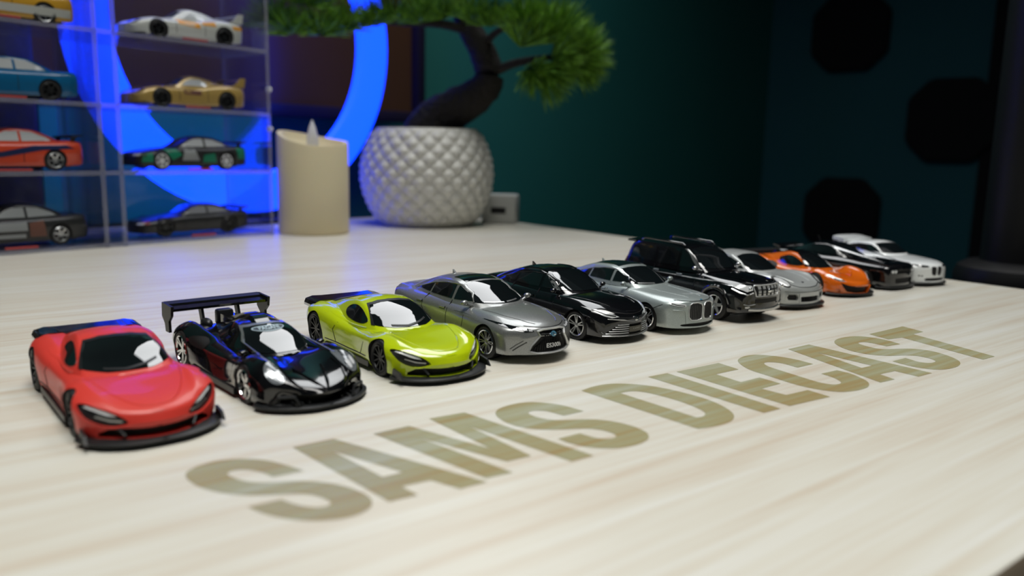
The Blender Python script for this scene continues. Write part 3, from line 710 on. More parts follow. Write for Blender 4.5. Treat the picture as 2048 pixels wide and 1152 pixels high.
def longtail_supercar(label, loc, heading, paint, wheelmat, glossy, group, scale=1., zk=1.):
    c = Car('toy_sports_car', label, loc, heading, group, scale, zk=zk)
    c.shape([
        (-3.52, .95, .85, .95, 1.05, .8, 1.0, .5, .42, -.25), (-3.42, 1.22, 1.0, 1.18, 1.2, .85, 1.15, .45, .36, -.25), (-3.1, 1.38, 1.1, 1.34, 1.42, .92, 1.35, .4, .28, -.15),
        (-2.3, 1.40, 1.12, 1.42, 1.53, .92, 1.48, .38, .22, 0), (-1.5, 1.34, 1.12, 1.34, 1.49, .88, 1.43, .36, .2, 0), (-.7, 1.22, 1.12, 1.12, 1.37, .82, 1.38, .34, .2, 0),
        (.2, 1.14, 1.12, 1.04, 1.33, .78, 1.38, .32, .2, 0), (1.0, 1.14, 1.12, 1.10, 1.40, .8, 1.4, .32, .2, 0), (1.75, 1.09, 1.12, 1.20, 1.50, .84, 1.45, .34, .2, 0),
        (2.3, 1.02, 1.08, 1.14, 1.50, .82, 1.45, .34, .2, .05), (2.9, .94, 1.0, 1.0, 1.43, .74, 1.4, .34, .2, .25), (3.25, .86, .88, .86, 1.30, .66, 1.3, .32, .2, .4), (3.48, .76, .74, .72, 1.14, .56, 1.18, .3, .2, .5), (3.58, .56, .64, .54, 1.04, .46, 1.1, .28, .2, .55)],
        [(1.5, 1.13, .98, 1.1, 1.06, 1.0, .45), (1.0, 1.34, .93, 1.26, 1.12, 1.02, .35), (.45, 1.60, .88, 1.50, 1.15, 1.05, .2), (-.1, 1.79, .83, 1.67, 1.16, 1.05, .1), (-.6, 1.85, .77, 1.73, 1.14, 1.05, 0), (-1.2, 1.78, .74, 1.66, 1.1, 1.1, 0), (-2.0, 1.6, .66, 1.5, 1.0, 1.2, 0), (-2.8, 1.42, .56, 1.36, .85, 1.25, 0)], paint)
    c.wheels([(1.98, .5, 1.46), (-2.2, .54, 1.51)], .5, dict(n=10, mat=wheelmat, lip=wheelmat, spoke=.03, rr=.74, double=False))
    # nose opening, headlight sockets, side scoop
    c.recess('front_intake', 'front', sym([(0, .44), (.45, .44), (.72, .45), (.95, .42), (1.1, .32), (1.14, .22), (.6, .205), (0, .205)]), .22, DARK)
    c.recess('headlight_socket', 'front', [(.60, .56), (.80, .47), (1.05, .49), (1.29, .64), (1.40, .88), (1.30, .94), (1.05, .86), (.78, .74)], .10, PLASTIC, both=True, smooth=3)
    c.patch('headlight', 'front', [(.80, .69), (.97, .725), (1.16, .82), (1.33, .90), (1.27, .925), (1.04, .855), (.84, .755)], LENS, -.04, .04, both=True, label='clear headlight strip in a black socket')
    c.strip('headlight_blade', 'front', [(.72, .585), (.95, .60), (1.18, .69)], .035, SILVER, -.06, both=True)
    c.finish()
    c.strip('shoulder_crease', 'side', [(.6, 1.12), (-.4, 1.1), (-1.0, 1.18), (-1.5, 1.3)], .08, paint, -.012, both=True, smooth=3, raised=.03)
    c.patch('windshield', 'front', sym([(0, 1.18), (.5, 1.175), (.96, 1.22), (.89, 1.40), (.80, 1.58), (.70, 1.70), (.35, 1.76), (0, 1.775)]), GLASS, .012, .05, .1)
    c.patch('side_window', 'side', [(.5, 1.3), (.25, 1.46), (-.1, 1.60), (-.5, 1.64), (-.85, 1.56), (-.98, 1.40), (-.75, 1.26), (-.2, 1.2), (.3, 1.2)], GLASS, .012, .05, .1, smooth=3, both=True)
    c.strip('windshield_trim', 'front', [(-.96, 1.22), (-.89, 1.40), (-.80, 1.58), (-.70, 1.70), (-.35, 1.76), (0, 1.775), (.35, 1.76), (.70, 1.70), (.80, 1.58), (.89, 1.40), (.96, 1.22)], .035, PLASTIC, .02)
    c.strip('wiper', 'front', [(-.55, 1.225), (-.1, 1.205), (.35, 1.25), (.65, 1.30)], .03, PLASTIC, .03)
    c.patch('engine_cover', 'top', [(-3.2, -.75), (-2.2, -.62), (-1.5, -.45), (-1.5, .45), (-2.2, .62), (-3.2, .75)], PLASTIC, .015, .04)
    for sg in (1, -1):                                               # hood creases
        c.strip('hood_crease', 'top', [(1.45, sg * 1.0), (2.2, sg * .84), (2.8, sg * .62), (3.2, sg * .34), (3.3, 0)], .07, paint, -.012, raised=.026, smooth=3)
    c.strip('hood_badge', 'front', [(-.13, .775), (.13, .775)], .04, paint, .012)
    c.strip('door_seam', 'side', [(.95, 1.0), (1.0, .8), (.8, .42)], .022, both=True)
    c.strip('door_seam', 'side', [(-.85, 1.05), (-1.0, .8), (-.85, .42)], .022, both=True)
    c.strip('sill_line', 'side', [(1.2, .42), (0, .40), (-1.5, .42)], .03, SEAM, both=True)
    splitter(c, [(3.78, 0), (3.74, .5), (3.55, .95), (3.3, 1.25), (2.95, 1.46), (2.75, 1.5), (2.72, 1.2), (2.9, .6), (2.9, 0)], .12, .2)
    for sg in (1, -1):
        mb = MB(); mb.prism([(2.75, .18), (3.3, .18), (3.15, .36), (2.8, .42)], 'y', 1.37 if sg > 0 else -1.37, 1.43 if sg > 0 else -1.43); c.add('bumper_blade', mb, PLASTIC)
        mb = MB(); mb.tube([(3.25, sg * .62, .18), (3.42, sg * .7, .3), (3.3, sg * .78, .44)], .035, 8); c.add('intake_strut', mb, PLASTIC)
        mb = MB(); mb.prism([(1.4, .14), (1.4, .3), (-1.5, .3), (-1.5, .14)], 'y', sg * 1.28, sg * 1.45); c.add('side_skirt', mb, PLASTIC)
    wing_plate(c, 'rear_wing', [(-2.6, -1.3, 1.26), (-2.62, -1.24, 1.38), (-2.64, -1.0, 1.44), (-2.66, -.7, 1.42), (-2.66, .7, 1.42), (-2.64, 1.0, 1.44), (-2.62, 1.24, 1.38), (-2.6, 1.3, 1.26)], .8, .09, BLACK, .02)
    mb = MB(); mb.box((-3.45, 0, .5), (.25, 2.1, .4), bev=.08); c.add('rear_diffuser', mb, PLASTIC)
    c.chassis(-3.3, 3.2, 1.0)
    return c

def track_supercar(label, loc, heading, group, scale=1., zk=1.):
    c = Car('toy_track_car', label, loc, heading, group, scale, zk=zk)
    c.shape([
        (-3.45, .85, .9, .85, 1.2, .7, 1.15, .5, .42, -.1), (-3.3, 1.02, 1.0, 1.08, 1.4, .78, 1.35, .45, .32, -.1), (-2.9, 1.1, 1.08, 1.3, 1.5, .84, 1.45, .4, .26, 0),
        (-2.3, 1.12, 1.12, 1.40, 1.54, .86, 1.5, .38, .22, 0), (-1.6, 1.1, 1.08, 1.28, 1.5, .82, 1.46, .34, .2, 0), (-.7, 1.06, 1.05, 1.06, 1.4, .74, 1.44, .3, .18, 0), (.4, 1.0, 1.0, .98, 1.3, .7, 1.44, .28, .18, 0),
        (1.2, 1.02, 1.0, 1.08, 1.4, .74, 1.45, .3, .18, 0), (1.9, .94, 1.06, 1.24, 1.52, .78, 1.5, .32, .18, 0), (2.4, .86, 1.05, 1.20, 1.52, .76, 1.5, .32, .18, .05), (2.9, .77, 1.0, 1.04, 1.47, .68, 1.46, .3, .18, .2),
        (3.3, .67, .92, .82, 1.36, .58, 1.38, .28, .18, .35), (3.58, .58, .74, .64, 1.16, .48, 1.2, .26, .18, .5), (3.72, .48, .55, .5, .96, .4, 1.0, .25, .2, .55)],
        [(1.6, 1.02, .95, .99, 1.02, .9, .45), (1.05, 1.24, .88, 1.16, 1.03, .92, .3), (.5, 1.5, .78, 1.39, 1.02, .94, .15), (0, 1.66, .7, 1.53, 1.0, .95, .05), (-.5, 1.72, .6, 1.58, .97, .95, 0), (-1.1, 1.6, .52, 1.46, .9, 1.0, 0), (-1.9, 1.38, .4, 1.26, .75, 1.0, 0), (-2.7, 1.2, .3, 1.12, .55, 1.0, 0)], BLACK)
    c.wheels([(2.0, .5, 1.5), (-2.3, .55, 1.54)], .5, dict(n=5, mat=CHROME, lip=CHROME, spoke=.035, rr=.76, double=True))
    c.recess('front_intake', 'front', sym([(0, .42), (.35, .45), (.8, .46), (1.0, .42), (1.04, .22), (.5, .2), (0, .2)]), .3, DARK)
    scoop = [(-1.7, 1.08), (-1.2, 1.14), (-.8, 1.0), (-.9, .86), (-1.5, .9)]
    c.finish()
    c.patch('side_scoop', 'side', scoop, DARK, .02, .05, .06, smooth=3, both=True)
    c.patch('windshield', 'front', sym([(0, 1.07), (.5, 1.065), (.92, 1.11), (.83, 1.28), (.72, 1.46), (.62, 1.58), (.3, 1.625), (0, 1.635)]), GLASS, .012, .05, .1)
    c.patch('side_window', 'side', [(.7, 1.14), (.35, 1.34), (0, 1.48), (-.35, 1.48), (-.5, 1.3), (-.35, 1.08), (.2, 1.06)], GLASS, .012, .05, .1, smooth=2, both=True)
    c.strip('windshield_trim', 'front', [(-.92, 1.11), (-.83, 1.28), (-.72, 1.46), (-.62, 1.58), (-.3, 1.625), (0, 1.635), (.3, 1.625), (.62, 1.58), (.72, 1.46), (.83, 1.28), (.92, 1.11)], .03, SILVER, .018)
    PB = pbr('pale_blue_print', (.42, .55, .62), .35)
    el = [(.47 * math.cos(2 * PI * a / 28), 1.535 + .056 * math.sin(2 * PI * a / 28)) for a in range(28)]
    bn = c.patch('sun_strip_oval', 'front', el, PB, .02, .02, .05)
    c.patch('sun_strip_ground', 'front', [(u * .93, 1.535 + (v - 1.535) * .72) for u, v in el], pbr('dark_blue_print', (.02, .035, .05), .35), .026, .01, .05, parent=bn)
    c.decal('sun_strip_lettering', 'front', 'PAGANI', .095, PB, 0, 1.535, .034, 1.75, bn, .002)
    lamp = pbr('grey_lamp_cover', (.20, .22, .24), .12, .2, 1.)
    bulb = pbr('white_lamp', (.85, .87, .9), .1, .2, 1.)
    for sg in (1, -1):
        def E(cx, cy, rx, ry, t, n=22): return [(sg * (cx + rx * math.cos(q) * math.cos(t) - ry * math.sin(q) * math.sin(t)), cy + rx * math.cos(q) * math.sin(t) + ry * math.sin(q) * math.cos(t)) for q in [2 * PI * i / n for i in range(n)]]
        h = c.patch('headlight', 'front', E(1.04, .94, .20, .23, .5), lamp, .015, .05, .07, label='smoked headlight with twin white lamps')
        c.patch('lamp', 'front', E(.97, .90, .06, .10, .1, 14), bulb, .03, .02, .05, parent=h)
        c.patch('lamp', 'front', E(1.12, .95, .06, .10, .1, 14), bulb, .03, .02, .05, parent=h)
        c.strip('nose_ridge', 'front', [(0, .5), (sg * .16, .66), (sg * .4, .86)], .05, BLACK, .02, raised=.03)
        c.strip('fender_line', 'front', [(sg * .5, .54), (sg * .68, .68), (sg * .76, .84), (sg * .74, .98)], .045, BLACK, .015, raised=.03)
        mb = MB(); mb.tube([(3.1, sg * 1.3, .2), (3.33, sg * 1.16, .44), (3.55, sg * .82, .44), (3.62, sg * .72, .2)], .04, 8); c.add('intake_frame', mb, PLASTIC)
        mb = MB(); mb.prism([(1.45, .12), (1.45, .28), (-1.55, .28), (-1.55, .12)], 'y', sg * 1.3, sg * 1.5); c.add('side_skirt', mb, PLASTIC)
        mb = MB(); mb.prism([(-2.85, 1.80), (-3.65, 1.84), (-3.68, 1.4), (-3.45, 1.2), (-3.4, .95), (-3.1, .95), (-3.12, 1.3), (-2.9, 1.5)], 'y', sg * 1.46, sg * 1.54); c.add('wing_end_plate', mb, PLASTIC)
        mb = MB(); mb.prism([(-2.85, 1.05), (-3.05, 1.05), (-3.3, 1.70), (-3.05, 1.70)], 'y', sg * .52, sg * .6); c.add('wing_strut', mb, PLASTIC)
        mb = MB(); mb.ell((1.22, sg * 1.12, 1.16), (.1, .12, .07)).tube([(1.22, sg * 1.1, 1.14), (1.25, sg * .95, 1.02)], .03, 8); c.add('wing_mirror', mb, BLACK)
    wing_plate(c, 'rear_wing', [(-2.95, -1.5, 1.70), (-2.95, 1.5, 1.70)], .6, .08, BLACK, .08)
    wing_plate(c, 'wing_flap', [(-3.38, -1.48, 1.80), (-3.38, 1.48, 1.80)], .26, .05, PLASTIC, .05)
    mb = MB(); mb.prism([(.05, 1.66), (-.25, 1.82), (-.9, 1.80), (-2.0, 1.48), (-2.9, 1.5), (-2.9, 1.1), (-1.2, 1.4)], 'y', -.2, .2); c.add('roof_scoop', mb, BLACK)
    mb = MB(); mb.box((-2.75, 0, 1.35), (.35, .5, .5), bev=.08); mb.ell((-2.75, .55, 1.2), (.3, .16, .16)); mb.ell((-2.75, -.55, 1.2), (.3, .16, .16)); c.add('engine_block', mb, PLASTIC)
    for y in (-.45, -.35, -.25, .25, .35, .45):
        mb = MB(); mb.box((3.45, y * 1.8, .24), (.28, .05, .05)); c.add('intake_fin', mb, PLASTIC)
    splitter(c, [(3.86, 0), (3.82, .45), (3.6, .95), (3.3, 1.3), (3.0, 1.5), (2.7, 1.52), (2.7, 1.2), (2.9, .6), (2.9, 0)], .1, .19)
    c.strip('door_seam', 'side', [(1.1, .98), (1.12, .7), (.95, .36)], .02, SILVER, both=True)
    c.strip('door_seam', 'side', [(-.55, 1.0), (-.6, .7), (-.5, .36)], .02, SEAM, both=True)
    c.chassis(-3.2, 3.2, 1.05)
    return c

def sedan_wheels(**k): return dict(dict(n=10, mat=SILVER, lip=CHROME, spoke=.028, rr=.72, double=False), **k)
def grey_sedan(label, loc, heading, group, scale=1., zk=1.):
    P = flake(pbr('grey_metallic_paint', (.2, .21, .21), .3, .6, .8), (.25, .26, .258), (.37, .38, .375))
    c = Car('toy_sedan', label, loc, heading, group, scale, zk=zk)
    c.shape([
        (-3.66, 1.1, .75, 1.1, 1.0, .95, .95, .6, .45, -.25), (-3.56, 1.42, .92, 1.4, 1.18, 1.0, 1.1, .5, .36, -.25), (-3.3, 1.54, 1.0, 1.48, 1.28, 1.0, 1.22, .42, .3, -.12), (-2.6, 1.56, 1.08, 1.46, 1.36, .98, 1.3, .4, .27, 0),
        (-2.0, 1.5, 1.12, 1.42, 1.40, .95, 1.34, .38, .26, 0), (-1.0, 1.45, 1.14, 1.40, 1.38, .92, 1.34, .36, .26, 0), (0, 1.42, 1.14, 1.36, 1.37, .9, 1.34, .36, .26, 0), (1.2, 1.42, 1.12, 1.32, 1.38, .9, 1.34, .36, .26, 0),
        (2.1, 1.37, 1.06, 1.28, 1.41, .88, 1.35, .36, .26, .03), (2.8, 1.29, .98, 1.19, 1.38, .86, 1.33, .38, .26, .15), (3.25, 1.20, .88, 1.10, 1.28, .82, 1.26, .38, .27, .3), (3.52, 1.10, .76, 1.02, 1.14, .74, 1.16, .36, .28, .42), (3.68, .90, .64, .84, 1.0, .6, 1.04, .36, .3, .48)],
        [(1.62, 1.40, .86, 1.38, 1.0, 1.3, .4), (1.0, 1.68, .87, 1.59, 1.1, 1.33, .25), (.35, 1.96, .86, 1.85, 1.14, 1.35, .12), (-.35, 2.11, .83, 1.98, 1.16, 1.35, 0), (-1.1, 2.08, .81, 1.95, 1.14, 1.35, 0), (-1.9, 1.88, .77, 1.77, 1.09, 1.38, 0), (-2.6, 1.65, .72, 1.57, 1.0, 1.4, -.08), (-3.0, 1.5, .66, 1.46, .92, 1.4, -.15)], P)
    c.wheels([(2.15, .5, 1.38), (-2.05, .5, 1.39)], .42, sedan_wheels(n=8, double=True, spoke=.02))
    c.recess('grille_opening', 'front', sym([(0, 1.02), (.28, 1.015), (.46, .97), (.41, .86), (.64, .56), (.70, .42), (.5, .37), (0, .36)]), .08, DARK)
    c.finish()
    c.strip('grille_frame', 'front', sym([(0, 1.035), (.30, 1.03), (.49, .98), (.44, .86), (.67, .57), (.73, .41), (.52, .345), (0, .335)]) + [(0, 1.035)], .05, TRIM, .02, raised=.03)
    for k in range(-8, 9):
        y = k * .072; top = .98 if abs(y) < .36 else .86 - (abs(y) - .36) * 1.05; bot = .39
        if top - bot > .1: c.strip('grille_bar', 'front', [(y * .72, top), (y, (top + bot) / 2), (y * 1.06, bot)], .02, PLASTIC, -.05, raised=.02)
    for z in (.93, .84, .75, .66): c.strip('grille_bar', 'front', [(-.4, z), (.4, z)], .014, SILVER if z > .8 else PLASTIC, -.06)
    em = c.patch('emblem', 'front', [(.09 * math.cos(2 * PI * k / 18), .89 + .08 * math.sin(2 * PI * k / 18)) for k in range(18)], pbr('emblem_blue', (.10, .28, .42), .2, .3, 1.), .01, .08, .05)
    c.strip('emblem_mark', 'front', [(-.03, .94), (-.045, .865), (.055, .865)], .018, CHROME, .02, parent=em, d=.04); c.strip('emblem_mark', 'front', [(.055, .865), (-.01, .92)], .016, CHROME, .02, parent=em, d=.04)
    c.decal('grille_lettering', 'front', 'ES300h', .18, WHITE, 0, .56, .03, bold=.003)
    for sg in (1, -1):
        h = c.patch('headlight', 'front', [(sg * a, b) for a, b in [(.57, .98), (.78, .96), (1.0, 1.0), (1.2, 1.10), (1.30, 1.2), (1.12, 1.15), (.87, 1.09), (.64, 1.05)]], GLASS, .012, .05, .07, label='dark wedge headlight with white lamps')
        for y in (.66, .78, .90): c.patch('lamp', 'front', [(sg * (y + a), b + (y - .66) * .12) for a, b in ((-.045, .985), (.045, .99), (.045, 1.04), (-.045, 1.035))], pbr('white_lamp', (.85, .87, .9), .1, .2, 1.), .025, .02, .05, parent=h)
        c.strip('bumper_crease', 'front', [(sg * .78, .68), (sg * .97, .54), (sg * 1.1, .42)], .03, SEAM, .004); c.strip('bumper_crease', 'front', [(sg * .86, .72), (sg * 1.04, .58), (sg * 1.16, .46)], .02, SEAM, .004)
        c.strip('hood_crease', 'top', [(1.5, sg * .95), (2.4, sg * .82), (3.1, sg * .55), (3.3, sg * .4)], .07, P, -.012, raised=.026)
    c.strip('hood_seam', 'front', [(-.74, 1.12), (-.35, 1.085), (0, 1.075), (.35, 1.085), (.74, 1.12)], .016)
    c.patch('windshield', 'front', sym([(0, 1.46), (.5, 1.455), (.92, 1.48), (.86, 1.7), (.78, 1.86), (.70, 1.94), (.35, 1.985), (0, 1.995)]), GLASS, .012, .05, .1)
    c.strip('wiper', 'front', [(-.7, 1.49), (-.1, 1.475)], .025, SILVER, .025); c.strip('wiper', 'front', [(.0, 1.48), (.5, 1.5)], .025, SILVER, .025)
    sedan_sides(c, 1.47, 1.9)
    c.patch('sunroof', 'top', [(.12, -.6), (.1, .6), (-.5, .62), (-.5, -.62)], GLASS, .012, .04, .1)
    fin(c, -1.35, 2.05, P)
    c.patch('tail_light', 'back', [(.5, 1.2), (.95, 1.22), (1.1, 1.28), (1.1, 1.38), (.8, 1.38), (.5, 1.32)], REDLENS, .015, .05, both=True)
    c.patch('tail_light', 'side', [(-3.5, 1.22), (-3.15, 1.26), (-3.1, 1.33), (-3.5, 1.38)], REDLENS, .015, .05, both=True)
    c.mirrors(.95, 1.3, 1.5, P); c.handles([(-.15, 1.2), (-1.45, 1.23)], P)
    c.chassis(-3.3, 3.3, .95)
    return c
def sedan_sides(c, z0, z1, xs=(1.0, .1, -1.2, -2.3), glass=GLASS, chrome=None):
    """Two door windows, a quarter light and the door seams of a four-door car."""
    a, b, d, e = xs; m = z1 - z0
    c.patch('side_window', 'side', [(a - .05, z0 + .04), (a - .35, z0 + .55 * m), (a - .75, z0 + .93 * m), (b + .06, z0 + .98 * m), (b + .06, z0 + .02)], glass, .012, .05, .1, both=True)
    c.patch('side_window', 'side', [(b - .06, z0 + .02), (b - .06, z0 + .99 * m), (b - .6, z0 + .97 * m), (d + .1, z0 + .80 * m), (d + .04, z0 + .04)], glass, .012, .05, .1, both=True)
    c.patch('quarter_window', 'side', [(d - .06, z0 + .05), (d, z0 + .74 * m), (d - .4, z0 + .56 * m), (e + .25, z0 + .2 * m), (e + .3, z0 + .08)], glass, .012, .05, .1, both=True)
    fr = [(a, z0), (a - .3, z0 + .58 * m), (a - .72, z0 + 1.0 * m), (b, z0 + 1.06 * m), (b - .6, z0 + 1.04 * m), (d, z0 + .82 * m), (e + .1, z0 + .15 * m)]
    c.strip('window_trim', 'side', fr, .03, chrome or c.paint, .012, both=True, raised=.02)
    c.strip('door_seam', 'side', [(a + .02, z0 - .05), (a + .02, z0 - .5), (a - .1, .45)], .02, both=True)
    c.strip('door_seam', 'side', [(b, z0 - .02), (b, .8), (b - .02, .45)], .02, both=True)
    c.strip('door_seam', 'side', [(d - .05, z0), (d - .1, z0 - .4), (d + .25, .75)], .02, both=True)
def fin(c, x, z, mat):
    mb = MB(); mb.prism([(x + .12, z - .06), (x - .12, z - .06), (x - .12, z + .1)], 'y', -.03, .03); c.add('roof_fin', mb, mat)

def black_sedan(label, loc, heading, group, scale=1., zk=1.):
    c = Car('toy_sedan', label, loc, heading, group, scale, zk=zk)
    c.shape([
        (-3.6, 1.1, .75, 1.1, 1.0, .95, .95, .6, .45, -.25), (-3.5, 1.42, .92, 1.4, 1.18, 1.0, 1.1, .5, .36, -.25), (-3.25, 1.53, 1.0, 1.47, 1.28, 1.0, 1.22, .42, .3, -.12), (-2.6, 1.55, 1.08, 1.46, 1.36, .98, 1.3, .4, .27, 0),
        (-2.0, 1.5, 1.12, 1.42, 1.40, .95, 1.34, .38, .26, 0), (-1.0, 1.45, 1.14, 1.40, 1.38, .92, 1.34, .36, .26, 0), (0, 1.43, 1.14, 1.37, 1.37, .9, 1.34, .36, .26, 0), (1.2, 1.43, 1.12, 1.33, 1.38, .9, 1.34, .36, .26, 0),
        (2.1, 1.38, 1.06, 1.30, 1.41, .88, 1.35, .36, .26, .03), (2.8, 1.28, .98, 1.2, 1.38, .86, 1.33, .38, .26, .15), (3.2, 1.16, .88, 1.09, 1.28, .8, 1.26, .36, .25, .3), (3.45, 1.03, .78, .98, 1.16, .7, 1.2, .34, .24, .40), (3.6, .82, .7, .78, 1.05, .58, 1.12, .32, .24, .45)],
        [(1.6, 1.40, .86, 1.38, 1.0, 1.3, .4), (1.0, 1.70, .87, 1.61, 1.1, 1.33, .25), (.35, 1.98, .86, 1.87, 1.14, 1.35, .12), (-.35, 2.12, .83, 1.99, 1.16, 1.35, 0), (-1.1, 2.08, .81, 1.95, 1.14, 1.35, 0), (-1.9, 1.88, .77, 1.77, 1.09, 1.38, 0), (-2.6, 1.63, .72, 1.56, 1.0, 1.4, -.08), (-2.95, 1.5, .66, 1.46, .92, 1.4, -.15)], BLACK)
    c.wheels([(2.12, .5, 1.38), (-2.0, .5, 1.39)], .42, sedan_wheels(n=5, double=True, spoke=.03, lip=SILVER))
    c.recess('lower_grille_opening', 'front', sym([(0, .66), (.5, .65), (.64, .68), (1.0, .42), (1.08, .34), (.5, .31), (0, .31)]), .08, DARK)
    c.finish()
    for k, z in enumerate((.36, .43, .50, .57, .635)):
        w = 1.04 - k * .09
        for sg in (1, -1): c.strip('grille_slat', 'front', [(sg * .30, z), (sg * .7, z), (sg * w, z - .005)], .036, TRIM, .0, raised=.02)
    c.patch('number_plate', 'front', [(-.3, .40), (.3, .40), (.3, .57), (-.3, .57)], pbr('dark_plate', (.075, .07, .055), .4), .035, .08, .1)
    c.decal('plate_lettering', 'front', 'C A M R Y', .075, pbr('pale_plate_print', (.42, .42, .38), .4), 0, .505, .05)
    c.strip('chrome_moustache', 'front', [(-.98, .84), (-.5, .80), (-.18, .74), (.18, .74), (.5, .80), (.98, .84)], .04, SILVER, .015, raised=.02)
    c.strip('upper_grille', 'front', [(-.66, .88), (-.3, .85), (.3, .85), (.66, .88)], .05, PLASTIC, .008)
    em = c.patch('emblem', 'front', [(.115 * math.cos(2 * PI * k / 18), .83 + .08 * math.sin(2 * PI * k / 18)) for k in range(18)], CHROME, .03, .06, .05)
    c.strip('emblem_ring', 'front', [(.06 * math.cos(2 * PI * k / 12), .84 + .03 * math.sin(2 * PI * k / 12)) for k in range(13)], .014, PLASTIC, .036, parent=em, d=.05)
    c.strip('bumper_lip', 'front', [(-1.12, .29), (-.6, .265), (0, .26), (.6, .265), (1.12, .29)], .05, SILVER, .02, raised=.03)
    c.strip('hood_seam', 'front', [(-.76, 1.05), (-.35, .985), (0, .97), (.35, .985), (.76, 1.05)], .016)
    for sg in (1, -1):
        h = c.patch('headlight', 'front', [(sg * a, b) for a, b in [(.62, .90), (.85, .87), (1.05, .93), (1.26, 1.08), (1.28, 1.16), (1.07, 1.1), (.82, 1.0)]], LENS, .012, .05, .07, label='clear swept-back headlight')
        c.strip('headlight_divider', 'front', [(sg * .72, .925), (sg * .97, .97), (sg * 1.22, 1.1)], .03, PLASTIC, .02, parent=h)
        c.strip('hood_crease', 'top', [(1.5, sg * .92), (2.3, sg * .8), (3.0, sg * .6)], .07, BLACK, -.012, raised=.026)
        c.strip('fog_trim', 'front', [(sg * 1.14, .42), (sg * 1.1, .34), (sg * .9, .3)], .03, SILVER, .015, raised=.02)
    c.patch('windshield', 'front', sym([(0, 1.47), (.5, 1.465), (.92, 1.49), (.86, 1.72), (.78, 1.88), (.70, 1.96), (.35, 2.0), (0, 2.01)]), GLASS, .012, .05, .1)
    c.strip('pillar_trim', 'front', [(-.97, 1.47), (-.9, 1.72), (-.78, 1.96)], .06, SILVER, .012); c.strip('pillar_trim', 'front', [(.97, 1.47), (.9, 1.72), (.78, 1.96)], .06, SILVER, .012)
    sedan_sides(c, 1.48, 1.92)
    c.patch('sunroof', 'top', [(.05, -.66), (.05, .66), (-.9, .66), (-.9, -.66)], GLASS, .012, .04, .1)
    c.strip('roof_edge_strip', 'top', [(.1, -.72), (-.9, -.72)], .035, BLACK, .02, raised=.03); c.strip('roof_edge_strip', 'top', [(.1, .72), (-.9, .72)], .035, BLACK, .02, raised=.03)  # raised black strips along both sides of the sunroof
    fin(c, -1.35, 2.05, BLACK)
    c.patch('tail_light', 'side', [(-3.45, 1.15), (-3.1, 1.2), (-3.05, 1.3), (-3.45, 1.36)], REDLENS, .015, .05, both=True)
    c.mirrors(.95, 1.3, 1.5, BLACK, (.1, .15, .08)); c.handles([(-.15, 1.2), (-1.4, 1.23)], BLACK)
    c.chassis(-3.25, 3.25, .95)
    return c

